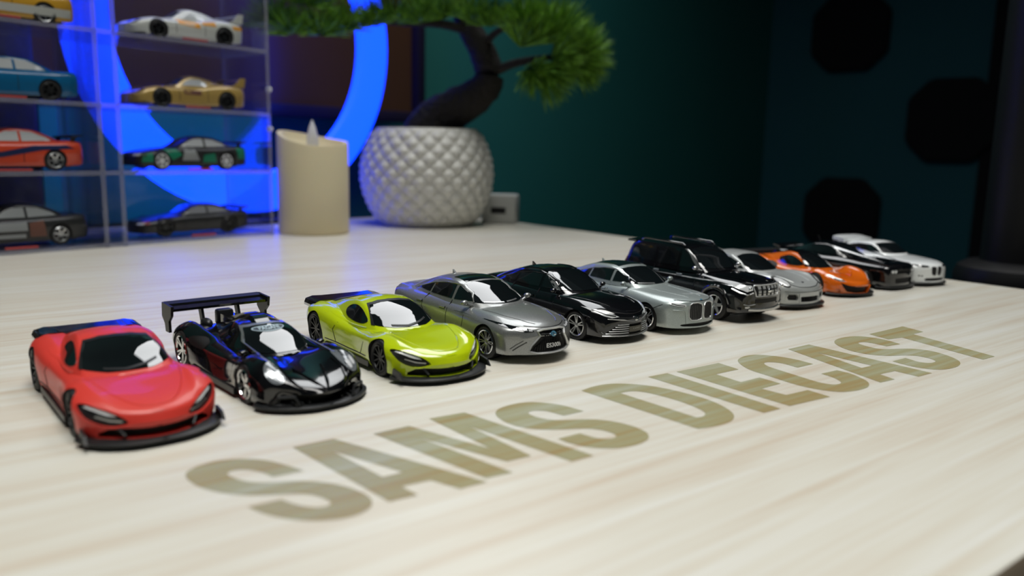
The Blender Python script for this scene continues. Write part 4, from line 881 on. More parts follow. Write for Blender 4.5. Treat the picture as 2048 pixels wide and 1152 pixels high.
def silver_saloon(label, loc, heading, group, scale=1., zk=1.):
    P = flake(pbr('silver_green_paint', (.36, .40, .40), .34, .45, .7), (.32, .375, .37), (.45, .50, .49))
    c = Car('toy_sedan', label, loc, heading, group, scale, zk=zk)
    c.shape([
        (-3.75, 1.2, .8, 1.2, 1.05, 1.0, 1.0, .6, .45, -.2), (-3.65, 1.5, .95, 1.46, 1.24, 1.05, 1.15, .5, .36, -.2), (-3.3, 1.58, 1.02, 1.52, 1.36, 1.02, 1.28, .42, .3, -.1), (-2.6, 1.6, 1.1, 1.5, 1.42, 1.0, 1.36, .4, .27, 0),
        (-2.0, 1.55, 1.14, 1.46, 1.44, .98, 1.38, .38, .26, 0), (-1.0, 1.5, 1.16, 1.44, 1.42, .95, 1.38, .36, .26, 0), (0, 1.48, 1.16, 1.41, 1.41, .94, 1.38, .36, .26, 0), (1.2, 1.48, 1.14, 1.38, 1.42, .94, 1.38, .36, .26, 0),
        (2.1, 1.42, 1.1, 1.34, 1.44, .92, 1.38, .36, .26, .02), (2.9, 1.38, 1.02, 1.30, 1.4, .95, 1.36, .38, .26, .12), (3.4, 1.33, .92, 1.25, 1.28, .97, 1.26, .38, .26, .25), (3.64, 1.27, .84, 1.18, 1.14, .92, 1.16, .36, .26, .34), (3.76, 1.12, .78, 1.08, 1.02, .76, 1.06, .34, .26, .36)],
        [(1.6, 1.46, .9, 1.44, 1.04, 1.36, .4), (1.0, 1.75, .91, 1.66, 1.14, 1.39, .25), (.35, 2.02, .89, 1.91, 1.18, 1.41, .12), (-.35, 2.17, .86, 2.04, 1.2, 1.41, 0), (-1.1, 2.14, .84, 2.01, 1.18, 1.41, 0), (-1.9, 1.95, .8, 1.84, 1.13, 1.44, 0), (-2.6, 1.7, .75, 1.63, 1.04, 1.46, -.08), (-3.0, 1.56, .7, 1.52, .96, 1.46, -.15)], P)
    c.wheels([(2.25, .52, 1.42), (-2.15, .52, 1.43)], .42, sedan_wheels(n=5, double=True, spoke=.028))
    c.recess('lower_intake', 'front', sym([(0, .44), (.55, .43), (.86, .40), (.9, .36), (.8, .33), (.4, .315), (0, .31)]), .08, DARK)
    c.finish()
    G = pbr('grille_grey', (.06, .062, .064), .35, .4)
    for sg in (1, -1):
        k = [(.04, 1.06), (.10, 1.13), (.24, 1.17), (.46, 1.16), (.58, 1.10), (.61, .92), (.59, .66), (.5, .55), (.26, .54), (.08, .59), (.04, .7)]
        gr = c.patch('kidney_grille', 'front', [(sg * a, b) for a, b in k], G, .012, .05, .07, label='dark upright grille half with a bright surround')
        c.strip('grille_surround', 'front', [(sg * a, b) for a, b in k + k[:1]], .035, TRIM, .02, parent=gr, raised=.02, d=.06)
        for j in range(7): c.strip('grille_bar', 'front', [(sg * (.11 + .072 * j), .60), (sg * (.11 + .072 * j), 1.12)], .018, PLASTIC, .018, parent=gr, raised=.015)
        h = c.patch('headlight', 'front', [(sg * a, b) for a, b in [(.72, 1.04), (1.0, 1.06), (1.18, 1.12), (1.16, 1.19), (.98, 1.16), (.72, 1.13)]], LENS, .012, .05, .07, label='slim bright headlight strip')
        c.strip('headlight_line', 'front', [(sg * .76, 1.08), (sg * 1.0, 1.105), (sg * 1.13, 1.15)], .016, PLASTIC, .02, parent=h)
        c.strip('bumper_crease', 'front', [(sg * .70, .42), (sg * .74, .86), (sg * .78, .92), (sg * 1.12, .93)], .025, P, .004, raised=.02)
        c.strip('hood_crease', 'top', [(1.6, sg * .55), (2.6, sg * .45), (3.35, sg * .32)], .07, P, -.012, raised=.026)
        c.strip('fender_seam', 'side' if sg > 0 else 'side-', [(3.0, 1.1), (2.75, .98), (2.6, .9)], .02)
    c.strip('hood_seam', 'front', [(-.95, 1.26), (-.5, 1.235), (0, 1.225), (.5, 1.235), (.95, 1.26)], .016)
    em = c.patch('emblem', 'front', [(.06 * math.cos(2 * PI * k / 14), 1.26 + .02 * math.sin(2 * PI * k / 14)) for k in range(14)], pbr('emblem_blue', (.10, .28, .42), .2, .3, 1.), .012, .04, .05)
    c.patch('windshield', 'front', sym([(0, 1.53), (.5, 1.525), (.96, 1.55), (.9, 1.77), (.82, 1.93), (.74, 2.0), (.35, 2.045), (0, 2.055)]), GLASS, .012, .05, .1)
    c.strip('wiper', 'front', [(-.75, 1.56), (-.1, 1.545)], .03, SILVER, .03)
    sedan_sides(c, 1.54, 1.97, chrome=CHROME)
    c.patch('sunroof', 'top', [(.0, -.64), (.0, .64), (-1.3, .62), (-1.3, -.62)], pbr('smoked_glass_roof', (.01, .02, .02), .06, 0, 1.), .012, .04, .12)
    fin(c, -1.5, 2.08, P)
    c.mirrors(.95, 1.36, 1.57, P, (.14, .2, .1)); c.handles([(-.15, 1.25), (-1.45, 1.28)], P)
    c.chassis(-3.3, 3.4, .98)
    return c

def off_roader(label, loc, heading, group, scale=1., zk=1.):
    c = Car('toy_off_roader', label, loc, heading, group, scale, zk=zk)
    c.shape([
        (-3.5, 1.2, .9, 1.2, 1.12, 1.0, 1.08, .65, .55, -.12), (-3.42, 1.68, 1.02, 1.62, 1.26, 1.1, 1.2, .55, .46, -.12), (-3.1, 1.78, 1.1, 1.7, 1.37, 1.1, 1.3, .52, .42, 0), (-2.0, 1.76, 1.14, 1.68, 1.41, 1.08, 1.34, .5, .4, 0),
        (-1.0, 1.74, 1.14, 1.66, 1.38, 1.06, 1.34, .5, .4, 0), (0, 1.72, 1.14, 1.64, 1.38, 1.05, 1.34, .5, .4, 0), (1.2, 1.72, 1.12, 1.62, 1.38, 1.05, 1.34, .5, .4, 0), (2.1, 1.66, 1.1, 1.57, 1.42, 1.06, 1.36, .5, .4, .02),
        (2.8, 1.62, 1.04, 1.54, 1.40, 1.05, 1.36, .52, .4, .1), (3.2, 1.57, .98, 1.49, 1.30, 1.02, 1.3, .52, .42, .2), (3.42, 1.50, .92, 1.41, 1.2, .95, 1.24, .5, .42, .27), (3.54, 1.28, .88, 1.24, 1.12, .84, 1.17, .5, .44, .28)],
        [(1.5, 1.74, .95, 1.72, 1.06, 1.62, .3), (1.05, 2.05, .96, 1.97, 1.15, 1.64, .2), (.6, 2.38, .96, 2.29, 1.2, 1.64, .12), (.05, 2.62, .96, 2.5, 1.22, 1.64, .05), (-1.0, 2.70, .96, 2.57, 1.22, 1.64, 0), (-2.2, 2.68, .95, 2.55, 1.2, 1.66, 0), (-2.9, 2.6, .93, 2.48, 1.17, 1.66, -.05), (-3.2, 2.3, .93, 2.2, 1.15, 1.66, -.1), (-3.38, 1.76, .95, 1.74, 1.12, 1.66, -.1)], BLACK)
    c.wheels([(2.12, .58, 1.42), (-2.0, .58, 1.42)], .46, sedan_wheels(n=6, double=False, spoke=.085, rr=.68, lip=CHROME))
    c.finish()
    gp = [(-.6, 1.04), (.6, 1.04), (.7, 1.38), (.64, 1.44), (-.64, 1.44), (-.7, 1.38)]
    g = c.patch('grille', 'front', gp, DARK, .012, .05, .08)
    c.strip('grille_frame', 'front', gp + gp[:1], .05, TRIM, .03, parent=g, raised=.03)
    for k in range(5): c.patch('grille_bar', 'front', [(-.46 + .23 * k + a, b) for a, b in ((-.065, 1.07), (.065, 1.07), (.065, 1.41), (-.065, 1.41))], TRIM, .045, .05, .1, parent=g)
    for z in (1.16, 1.28): c.strip('grille_cross_bar', 'front', [(-.58, z), (.58, z)], .02, PLASTIC, .055, parent=g)
    mb = MB(); mb.ell((3.62, 0, 1.25), (.03, .1, .075)); c.add('emblem', mb, CHROME, parent=g)
    for sg in (1, -1):
        h = c.patch('headlight', 'front', [(sg * a, b) for a, b in [(.74, 1.28), (.97, 1.22), (1.17, 1.32), (1.32, 1.46), (1.22, 1.5), (.97, 1.46), (.74, 1.44)]], LENS, .012, .05, .08, label='clear headlight beside the chrome grille')
        mb = MB(); mb.ell((3.44, sg * .94, 1.35), (.06, .07, .07)); c.add('lamp', mb, CHROME, parent=h)
        c.strip('headlight_base', 'front', [(sg * .72, 1.17), (sg * .97, 1.11), (sg * 1.17, 1.19), (sg * 1.3, 1.31)], .06, CHROME, .015, raised=.02)
        c.patch('fog_lamp', 'front', [(sg * a, b) for a, b in [(.84, .58), (1.02, .6), (1.02, .66), (.84, .66)]], LENS, .012, .05, .08)
        c.strip('bumper_trim', 'front', [(sg * .62, .74), (sg * .9, .70), (sg * 1.1, .76)], .05, SILVER, .015, raised=.02)
        c.strip('hood_scoop_edge', 'top', [(1.7, sg * .85), (2.6, sg * .74), (3.1, sg * .62), (3.2, sg * .48), (3.05, sg * .4), (2.6, sg * .42)], .06, BLACK, .0, raised=.05, smooth=2)
        for x0 in (2.12, -2.0):
            pts = [(x0 + .74 * math.cos(a), .58 + .74 * math.sin(a)) for a in [PI * (.06 + .88 * k / 14) for k in range(15)]]
            c.strip('arch_flare', 'side' if sg > 0 else 'side-', pts, .12, BLACK, .01, raised=.04)
        mb = MB(); mb.tube([(.0, sg * .86, 2.62), (-.15, sg * .86, 2.70), (-2.3, sg * .86, 2.74), (-2.5, sg * .86, 2.66)], .04, 8); c.add('roof_rail', mb, BLACK)
        mb = MB(); mb.box((0, sg * 1.32, .46), (2.6, .2, .1), bev=.03); c.add('side_step', mb, PLASTIC)
    c.strip('lower_grille', 'front', [(-.62, .86), (.62, .86)], .16, DARK, .012)
    c.strip('bumper_skid', 'front', [(-.9, .56), (-.4, .52), (.4, .52), (.9, .56)], .12, SILVER, .015, raised=.03)
    c.strip('hood_seam', 'front', [(-.95, 1.52), (-.4, 1.495), (0, 1.49), (.4, 1.495), (.95, 1.52)], .016)
    c.patch('windshield', 'front', sym([(0, 1.83), (.5, 1.825), (.98, 1.85), (.95, 2.1), (.9, 2.36), (.84, 2.48), (.4, 2.54), (0, 2.55)]), GLASS, .012, .05, .1)
    c.strip('pillar_trim', 'front', [(-1.03, 1.83), (-1.0, 2.12), (-.92, 2.5)], .05, SILVER, .014); c.strip('pillar_trim', 'front', [(1.03, 1.83), (1.0, 2.12), (.92, 2.5)], .05, SILVER, .014)
    for P in ([(.95, 1.82), (.62, 2.2), (.3, 2.46), (.02, 2.48), (.02, 1.82)], [(-.12, 1.82), (-.12, 2.5), (-1.3, 2.5), (-1.25, 1.82)], [(-1.45, 1.84), (-1.45, 2.48), (-2.6, 2.46), (-2.95, 1.9), (-2.9, 1.84)]):
        c.patch('side_window', 'side', P, GLASS, .012, .05, .12, both=True)
    for P in ([(1.0, 1.7), (1.02, 1.3), (.95, .6)], [(-.05, 1.75), (-.05, .6)], [(-1.35, 1.75), (-1.38, 1.3), (-1.2, 1.0)]): c.strip('door_seam', 'side', P, .02, both=True)
    c.patch('rear_window', 'back', sym([(0, 1.85), (.85, 1.87), (.8, 2.42), (0, 2.46)]), GLASS, .012, .05, .12)
    c.patch('tail_light', 'side', [(-3.45, 1.3), (-3.2, 1.3), (-3.12, 1.85), (-3.3, 1.85)], REDLENS, .02, .05, both=True)
    wing_plate(c, 'roof_spoiler', [(-2.8, -.95, 2.6), (-2.8, .95, 2.6)], .5, .08, BLACK, .0)
    c.mirrors(1.0, 1.36, 1.86, SILVER, (.1, .18, .1)); c.handles([(.15, 1.5), (-1.15, 1.52)], SILVER)
    c.chassis(-3.3, 3.3, 1.0, .25, .6)
    return c

def rear_engine_coupe(label, loc, heading, group, scale=1., zk=1.):
    P = flake(pbr('bright_silver_paint', (.48, .50, .49), .32, .4, .7), (.46, .49, .48), (.58, .60, .59))
    c = Car('toy_coupe', label, loc, heading, group, scale, zk=zk)
    c.shape([
        (-3.45, .9, .8, .9, 1.05, .75, 1.0, .5, .42, -.25), (-3.3, 1.15, .95, 1.12, 1.22, .8, 1.15, .45, .36, -.25), (-2.9, 1.32, 1.05, 1.28, 1.42, .85, 1.35, .4, .28, -.1), (-2.1, 1.42, 1.12, 1.36, 1.48, .88, 1.42, .38, .26, 0),
        (-1.2, 1.36, 1.12, 1.28, 1.43, .86, 1.38, .36, .24, 0), (0, 1.28, 1.1, 1.22, 1.36, .84, 1.36, .34, .24, 0), (1.1, 1.24, 1.06, 1.2, 1.37, .84, 1.36, .34, .24, 0), (1.8, 1.19, 1.07, 1.28, 1.44, .9, 1.4, .34, .24, 0),
        (2.4, 1.13, 1.04, 1.27, 1.44, .88, 1.4, .34, .22, .06), (2.9, 1.04, .98, 1.15, 1.38, .84, 1.37, .34, .2, .18), (3.22, .95, .90, 1.0, 1.28, .76, 1.3, .32, .2, .28), (3.42, .86, .82, .86, 1.18, .68, 1.22, .3, .2, .34), (3.52, .68, .78, .68, 1.1, .54, 1.15, .28, .2, .36)],
        [(1.5, 1.22, .86, 1.2, .98, 1.12, .4), (.95, 1.48, .85, 1.4, 1.06, 1.15, .25), (.35, 1.75, .83, 1.65, 1.1, 1.18, .12), (-.2, 1.9, .79, 1.8, 1.12, 1.18, 0), (-.8, 1.92, .75, 1.81, 1.1, 1.2, 0), (-1.5, 1.78, .69, 1.68, 1.05, 1.24, 0), (-2.3, 1.53, .6, 1.46, .95, 1.26, 0), (-2.9, 1.36, .5, 1.31, .8, 1.26, 0)], P)
    c.wheels([(1.95, .5, 1.42), (-2.05, .53, 1.47)], .48, sedan_wheels(n=5, double=True, spoke=.03, mat=PLASTIC, lip=PLASTIC))
    c.recess('side_intake', 'front', [(.66, .38), (1.02, .40), (1.07, .50), (1.02, .61), (.7, .61), (.62, .5)], .1, DARK, both=True)
    c.recess('centre_intake', 'front', sym([(0, .52), (.5, .515), (.53, .48), (.5, .31), (0, .3)]), .1, DARK)
    c.finish()
    for k in range(9): c.strip('intake_bar', 'front', [(-.44 + .11 * k, .32), (-.44 + .11 * k, .50)], .03, PLASTIC, -.04, raised=.02)
    for sg in (1, -1):
        el = [(sg * (1.04 + .17 * math.cos(2 * PI * k / 20) + .06 * math.sin(2 * PI * k / 20)), 1.06 + .16 * math.sin(2 * PI * k / 20)) for k in range(20)]
        h = c.patch('headlight', 'front', el, LENS, .02, .05, .07, label='oval clear headlight in a dark rim')
        c.strip('headlight_rim', 'front', el + el[:1], .035, PLASTIC, .025, parent=h, d=.05, raised=.015)
        c.strip('bumper_crease', 'front', [(sg * .58, .27), (sg * .6, .64), (sg * 1.08, .68), (sg * 1.15, .42)], .022, P, .006, raised=.02)
        c.strip('hood_crease', 'top', [(1.5, sg * .8), (2.3, sg * .66), (3.0, sg * .5)], .07, P, -.012, raised=.026)
        mb = MB(); mb.prism([(-2.9, 1.3), (-2.75, 1.3), (-3.05, 1.72), (-3.2, 1.72)], 'y', sg * .55, sg * .63); c.add('wing_strut', mb, PLASTIC)
        mb = MB(); mb.prism([(-2.85, 1.68), (-3.5, 1.68), (-3.5, 1.92), (-2.9, 1.8)], 'y', sg * 1.28, sg * 1.34); c.add('wing_end_plate', mb, PLASTIC)
    wing_plate(c, 'rear_wing', [(-2.9, -1.32, 1.72), (-2.9, 1.32, 1.72)], .55, .06, PLASTIC, .1)
    c.strip('hood_seam', 'front', [(-.95, 1.0), (-.5, .88), (0, .86), (.5, .88), (.95, 1.0)], .02)
    c.strip('bumper_seam', 'front', [(-1.15, .76), (-.6, .73), (0, .72), (.6, .73), (1.15, .76)], .02, P, .0, raised=.03)
    mb = MB(); mb.ell((3.05, 0, 1.01), (.06, .04, .03)); c.add('emblem', mb, PLASTIC)
    splitter(c, [(3.60, 0), (3.57, .6), (3.38, 1.05), (3.12, 1.3), (2.8, 1.43), (2.8, 1.0), (2.9, 0)], .13, .22)
    c.patch('windshield', 'front', sym([(0, 1.28), (.5, 1.275), (.88, 1.3), (.82, 1.5), (.74, 1.68), (.66, 1.76), (.3, 1.815), (0, 1.825)]), GLASS, .012, .05, .1)
    c.patch('side_window', 'side', [(.8, 1.32), (.45, 1.55), (0, 1.7), (-.6, 1.72), (-1.2, 1.6), (-1.75, 1.4), (-1.2, 1.3), (0, 1.28)], GLASS, .012, .05, .1, both=True)
    c.strip('door_seam', 'side', [(.9, 1.2), (.92, .9), (.8, .45)], .02, both=True); c.strip('door_seam', 'side', [(-.75, 1.25), (-.85, .9), (-.7, .45)], .02, both=True)
    c.chassis(-3.2, 3.2, 1.0)
    return c

def hybrid_supercar(label, loc, heading, group, scale=1., zk=1.):
    P = pbr('orange_paint', (.72, .135, .006), .22, 0, 1.)
    c = Car('toy_sports_car', label, loc, heading, group, scale, zk=zk)
    c.shape([
        (-3.5, .95, .85, .95, 1.05, .8, 1.0, .5, .42, -.25), (-3.4, 1.2, 1.0, 1.18, 1.2, .85, 1.15, .45, .36, -.25), (-3.0, 1.34, 1.1, 1.34, 1.44, .92, 1.38, .4, .28, -.15), (-2.3, 1.36, 1.12, 1.42, 1.52, .92, 1.48, .38, .22, 0),
        (-1.5, 1.3, 1.1, 1.28, 1.48, .86, 1.44, .36, .2, 0), (-.6, 1.14, 1.1, 1.06, 1.36, .78, 1.4, .32, .2, 0), (.3, 1.06, 1.06, 1.0, 1.3, .74, 1.4, .3, .2, 0), (1.1, 1.04, 1.08, 1.06, 1.4, .78, 1.42, .32, .2, 0),
        (1.8, 1.02, 1.1, 1.24, 1.5, .84, 1.46, .34, .2, 0), (2.3, .96, 1.08, 1.19, 1.5, .82, 1.46, .34, .2, .05), (2.8, .88, 1.02, 1.04, 1.44, .74, 1.42, .32, .2, .2), (3.2, .79, .88, .84, 1.3, .6, 1.34, .3, .18, .36), (3.46, .72, .72, .70, 1.1, .5, 1.18, .28, .18, .46), (3.6, .60, .58, .56, .92, .42, 1.0, .26, .2, .5)],
        [(1.55, 1.04, .86, 1.0, .98, .92, .5), (1.05, 1.26, .8, 1.18, 1.02, .95, .38), (.5, 1.55, .74, 1.45, 1.06, .98, .22), (-.05, 1.75, .68, 1.63, 1.08, 1.0, .1), (-.55, 1.82, .63, 1.68, 1.06, 1.02, 0), (-1.2, 1.72, .58, 1.58, 1.0, 1.06, 0), (-2.0, 1.52, .5, 1.42, .9, 1.12, 0), (-2.8, 1.36, .42, 1.3, .75, 1.15, 0)], P)
    c.wheels([(1.98, .51, 1.5), (-2.25, .54, 1.53)], .5, dict(n=5, mat=PLASTIC, lip=PLASTIC, spoke=.04, rr=.74, double=True))
    c.recess('front_intake', 'front', sym([(0, .52), (.4, .52), (.72, .58), (1.0, .70), (.92, .52), (.76, .28), (.4, .22), (0, .22)]), .2, DARK)
    scoop = [(-1.7, 1.15), (-1.2, 1.2), (-.7, 1.0), (-1.0, .75), (-1.6, .8)]
    c.finish()
    c.patch('side_scoop', 'side', scoop, DARK, .02, .05, .06, smooth=3, both=True)
    for sg in (1, -1):
        h = c.patch('headlight', 'front', [(sg * a, b) for a, b in [(.80, .74), (1.0, .75), (1.18, .84), (1.32, 1.0), (1.24, 1.02), (1.04, .90), (.86, .82)]], LENS, .012, .05, .07, label='bright hooked headlight in the orange nose')
        c.strip('headlight_dark_strip', 'front', [(sg * .82, .77), (sg * 1.02, .79), (sg * 1.16, .87)], .05, DARK, .02, parent=h)  # dark strip laid across the headlight lens
        c.strip('hood_vent', 'top', [(2.75, sg * .1), (2.45, sg * .5), (2.2, sg * .62)], .05, P, .0, raised=.05); c.strip('hood_vent', 'top', [(2.75, sg * .1), (2.4, sg * .16)], .05, P, .0, raised=.05)
        c.strip('fender_crease', 'front', [(sg * .98, .3), (sg * 1.04, .42), (sg * 1.16, .46)], .04, P, .0, raised=.04)
        mb = MB(); mb.prism([(1.4, .14), (1.4, .3), (-1.6, .3), (-1.6, .14)], 'y', sg * 1.3, sg * 1.48); c.add('side_skirt', mb, PLASTIC)
    c.patch('windshield', 'front', sym([(0, 1.12), (.5, 1.11), (.86, 1.14), (.78, 1.36), (.68, 1.56), (.56, 1.68), (.3, 1.73), (0, 1.74)]), GLASS, .012, .05, .1)
    c.patch('side_window', 'side', [(.66, 1.2), (.3, 1.42), (-.1, 1.56), (-.5, 1.58), (-1.0, 1.42), (-.8, 1.22), (0, 1.12)], GLASS, .012, .05, .1, smooth=2, both=True)
    c.patch('roof_panel', 'top', [(.1, -.5), (.1, .5), (-1.2, .5), (-2.6, .3), (-2.6, -.3), (-1.2, -.5)], BLACK, .012, .04, .12)
    wing_plate(c, 'rear_wing', [(-2.95, -1.2, 1.5), (-2.95, 1.2, 1.5)], .5, .06, PLASTIC, .06)
    splitter(c, [(3.70, 0), (3.64, .5), (3.44, .95), (3.16, 1.28), (2.85, 1.47), (2.7, 1.48), (2.75, 1.1), (2.9, 0)], .13, .2)
    c.chassis(-3.3, 3.2, 1.0)
    return c

def muscle_coupe(label, loc, heading, group, scale=1., zk=1.):
    c = Car('toy_muscle_car', label, loc, heading, group, scale, zk=zk)
    c.shape([
        (-3.65, 1.1, .95, 1.1, 1.15, .95, 1.1, .6, .45, -.1), (-3.58, 1.46, 1.02, 1.44, 1.28, 1.02, 1.2, .5, .36, -.1), (-3.2, 1.53, 1.08, 1.48, 1.38, 1.0, 1.3, .42, .28, 0), (-2.1, 1.5, 1.14, 1.46, 1.45, .98, 1.4, .38, .24, 0),
        (-1.2, 1.45, 1.14, 1.4, 1.42, .94, 1.38, .36, .24, 0), (0, 1.42, 1.12, 1.35, 1.38, .92, 1.36, .34, .24, 0), (1.1, 1.42, 1.12, 1.34, 1.4, .92, 1.36, .34, .24, 0), (2.1, 1.38, 1.12, 1.3, 1.44, .94, 1.4, .34, .24, .0),
        (2.9, 1.36, 1.08, 1.28, 1.42, .96, 1.4, .36, .24, .08), (3.4, 1.31, 1.04, 1.24, 1.35, .96, 1.34, .36, .22, .16), (3.6, 1.23, 1.0, 1.16, 1.28, .88, 1.3, .34, .22, .2), (3.68, 1.08, .96, 1.04, 1.22, .76, 1.25, .32, .22, .22)],
        [(1.2, 1.42, .9, 1.4, 1.0, 1.32, .35), (.7, 1.66, .9, 1.58, 1.08, 1.34, .22), (.2, 1.92, .88, 1.82, 1.12, 1.34, .1), (-.4, 2.06, .84, 1.94, 1.14, 1.35, 0), (-1.1, 2.03, .82, 1.91, 1.12, 1.38, 0), (-1.8, 1.84, .78, 1.74, 1.08, 1.4, 0), (-2.4, 1.62, .74, 1.56, 1.0, 1.42, -.05), (-2.7, 1.52, .68, 1.48, .92, 1.42, -.1)], BLACK)
    c.wheels([(2.2, .52, 1.43), (-2.1, .53, 1.44)], .46, sedan_wheels(n=5, spoke=.07, mat=PLASTIC, lip=PLASTIC))
    c.recess('grille_opening', 'front', sym([(0, 1.06), (.9, 1.05), (1.1, 1.04), (1.14, .88), (.9, .84), (0, .83)]), .1, DARK)
    c.recess('lower_intake', 'front', sym([(0, .62), (.7, .61), (.8, .55), (.75, .36), (0, .35)]), .08, DARK)
    c.finish()
    for sg in (1, -1):
        for y in (.78, .98):
            c.patch('headlight', 'front', [(sg * y + .08 * math.cos(2 * PI * k / 16), .945 + .08 * math.sin(2 * PI * k / 16)) for k in range(16)], LENS, .0, .06, .06, label='small round white headlight')
        c.strip('hood_scoop', 'top', [(2.9, sg * .3), (2.5, sg * .36), (1.8, sg * .4)], .08, BLACK, .0, raised=.06)
        c.strip('fender_crease', 'top', [(1.2, sg * 1.12), (2.2, sg * 1.16), (3.3, sg * 1.06)], .06, BLACK, .0, raised=.04)
    wing_plate(c, 'rear_spoiler', [(-3.1, -1.1, 1.58), (-3.1, 1.1, 1.58)], .45, .08, BLACK, .1)
    mb = MB(); mb.tube([(-1.6, .5, 1.9), (-1.75, .5, 2.25)], .03, 6); c.add('roof_aerial', mb, PLASTIC)
    splitter(c, [(3.8, 0), (3.76, .7), (3.6, 1.15), (3.2, 1.36), (2.9, 1.42), (2.9, 0)], .12, .2)
    c.patch('windshield', 'front', sym([(0, 1.47), (.5, 1.465), (.92, 1.49), (.86, 1.7), (.78, 1.86), (.7, 1.92), (.3, 1.96), (0, 1.965)]), GLASS, .012, .05, .1)
    c.strip('pillar_trim', 'front', [(-.98, 1.47), (-.92, 1.7), (-.82, 1.92)], .06, SILVER, .012); c.strip('pillar_trim', 'front', [(.98, 1.47), (.92, 1.7), (.82, 1.92)], .06, SILVER, .012)
    c.patch('side_window', 'side', [(.62, 1.5), (.3, 1.72), (-.05, 1.86), (-.8, 1.86), (-1.5, 1.7), (-1.7, 1.52)], GLASS, .012, .05, .1, both=True)
    c.strip('door_seam', 'side', [(.9, 1.35), (.92, 1.0), (.8, .45)], .02, both=True); c.strip('door_seam', 'side', [(-.9, 1.4), (-.95, 1.0), (-.8, .45)], .02, both=True)
    c.chassis(-3.3, 3.4, 1.0)
    return c

def winged_coupe(label, loc, heading, group, scale=1., zk=1.):
    P = pbr('white_paint', (.88, .91, .91), .25, 0, 1.)
    c = Car('toy_coupe', label, loc, heading, group, scale, zk=zk)
    c.shape([
        (-3.55, 1.1, .85, 1.1, 1.08, .95, 1.0, .6, .45, -.2), (-3.45, 1.42, .98, 1.4, 1.24, 1.02, 1.16, .5, .36, -.2), (-3.1, 1.5, 1.06, 1.46, 1.4, 1.0, 1.32, .42, .28, -.05), (-2.1, 1.48, 1.14, 1.44, 1.48, .98, 1.42, .38, .24, 0),
        (-1.2, 1.43, 1.14, 1.38, 1.42, .94, 1.38, .36, .24, 0), (0, 1.4, 1.12, 1.34, 1.38, .92, 1.36, .34, .24, 0), (1.1, 1.4, 1.12, 1.32, 1.4, .92, 1.36, .34, .24, 0), (2.1, 1.33, 1.1, 1.27, 1.46, .94, 1.42, .34, .24, .02),
        (2.8, 1.28, 1.02, 1.22, 1.4, .94, 1.38, .36, .24, .13), (3.2, 1.21, .94, 1.14, 1.3, .9, 1.3, .36, .22, .25), (3.45, 1.12, .86, 1.06, 1.18, .82, 1.2, .34, .22, .34), (3.56, .96, .8, .92, 1.08, .7, 1.12, .32, .22, .36)],
        [(1.35, 1.4, .9, 1.38, 1.0, 1.3, .4), (.85, 1.64, .9, 1.56, 1.08, 1.33, .25), (.3, 1.9, .88, 1.8, 1.12, 1.34, .1), (-.3, 2.04, .84, 1.92, 1.14, 1.35, 0), (-1.0, 2.02, .82, 1.9, 1.12, 1.36, 0), (-1.8, 1.84, .78, 1.74, 1.08, 1.38, 0), (-2.5, 1.6, .72, 1.54, 1.0, 1.4, -.05), (-2.8, 1.5, .66, 1.46, .92, 1.4, -.1)], P)
    c.wheels([(2.15, .5, 1.44), (-2.05, .52, 1.46)], .46, sedan_wheels(n=5, double=True, spoke=.03, mat=PLASTIC, lip=PLASTIC))
    c.recess('lower_intake', 'front', sym([(0, .46), (.62, .45), (.72, .38), (.65, .3), (0, .29)]), .1, DARK)
    c.finish()
    for sg in (1, -1):
        c.patch('kidney_grille', 'front', [(sg * a, b) for a, b in [(.06, 1.02), (.28, 1.04), (.37, .98), (.33, .68), (.22, .58), (.08, .6), (.05, .72)]], DARK, .012, .05, .07, label='tall dark grille half')
        c.patch('headlight', 'front', [(sg * a, b) for a, b in [(.5, 1.01), (.85, 1.01), (1.12, 1.09), (1.24, 1.15), (1.0, 1.13), (.5, 1.09)]], GLASS, .012, .05, .07, label='slim dark headlight')
        c.strip('bumper_slot', 'front', [(sg * .8, .56), (sg * 1.02, .58)], .06, SEAM, .004)
        mb = MB(); mb.prism([(-2.1, 1.5), (-2.45, 1.5), (-2.4, 1.95), (-2.0, 1.95)], 'y', sg * .7, sg * .8); c.add('wing_strut', mb, P)
    wing_plate(c, 'rear_wing', [(-1.75, -1.1, 1.98), (-1.8, -.6, 2.02), (-1.8, .6, 2.02), (-1.75, 1.1, 1.98)], .8, .2, P, .1)
    splitter(c, [(3.60, 0), (3.57, .6), (3.36, 1.05), (3.1, 1.3), (2.8, 1.4), (2.8, 0)], .13, .22)
    c.patch('windshield', 'front', sym([(0, 1.46), (.5, 1.455), (.9, 1.48), (.85, 1.68), (.77, 1.84), (.7, 1.9), (.3, 1.935), (0, 1.94)]), GLASS, .012, .05, .1)
    c.patch('side_window', 'side', [(.72, 1.5), (.4, 1.7), (.05, 1.84), (-.8, 1.84), (-1.5, 1.7), (-2.0, 1.52)], GLASS, .012, .05, .1, both=True)
    c.strip('door_seam', 'side', [(.9, 1.35), (.92, 1.0), (.8, .45)], .02, both=True); c.strip('door_seam', 'side', [(-.9, 1.38), (-.95, 1.0), (-.8, .45)], .02, both=True)
    c.chassis(-3.2, 3.2, 1.0)
    return c

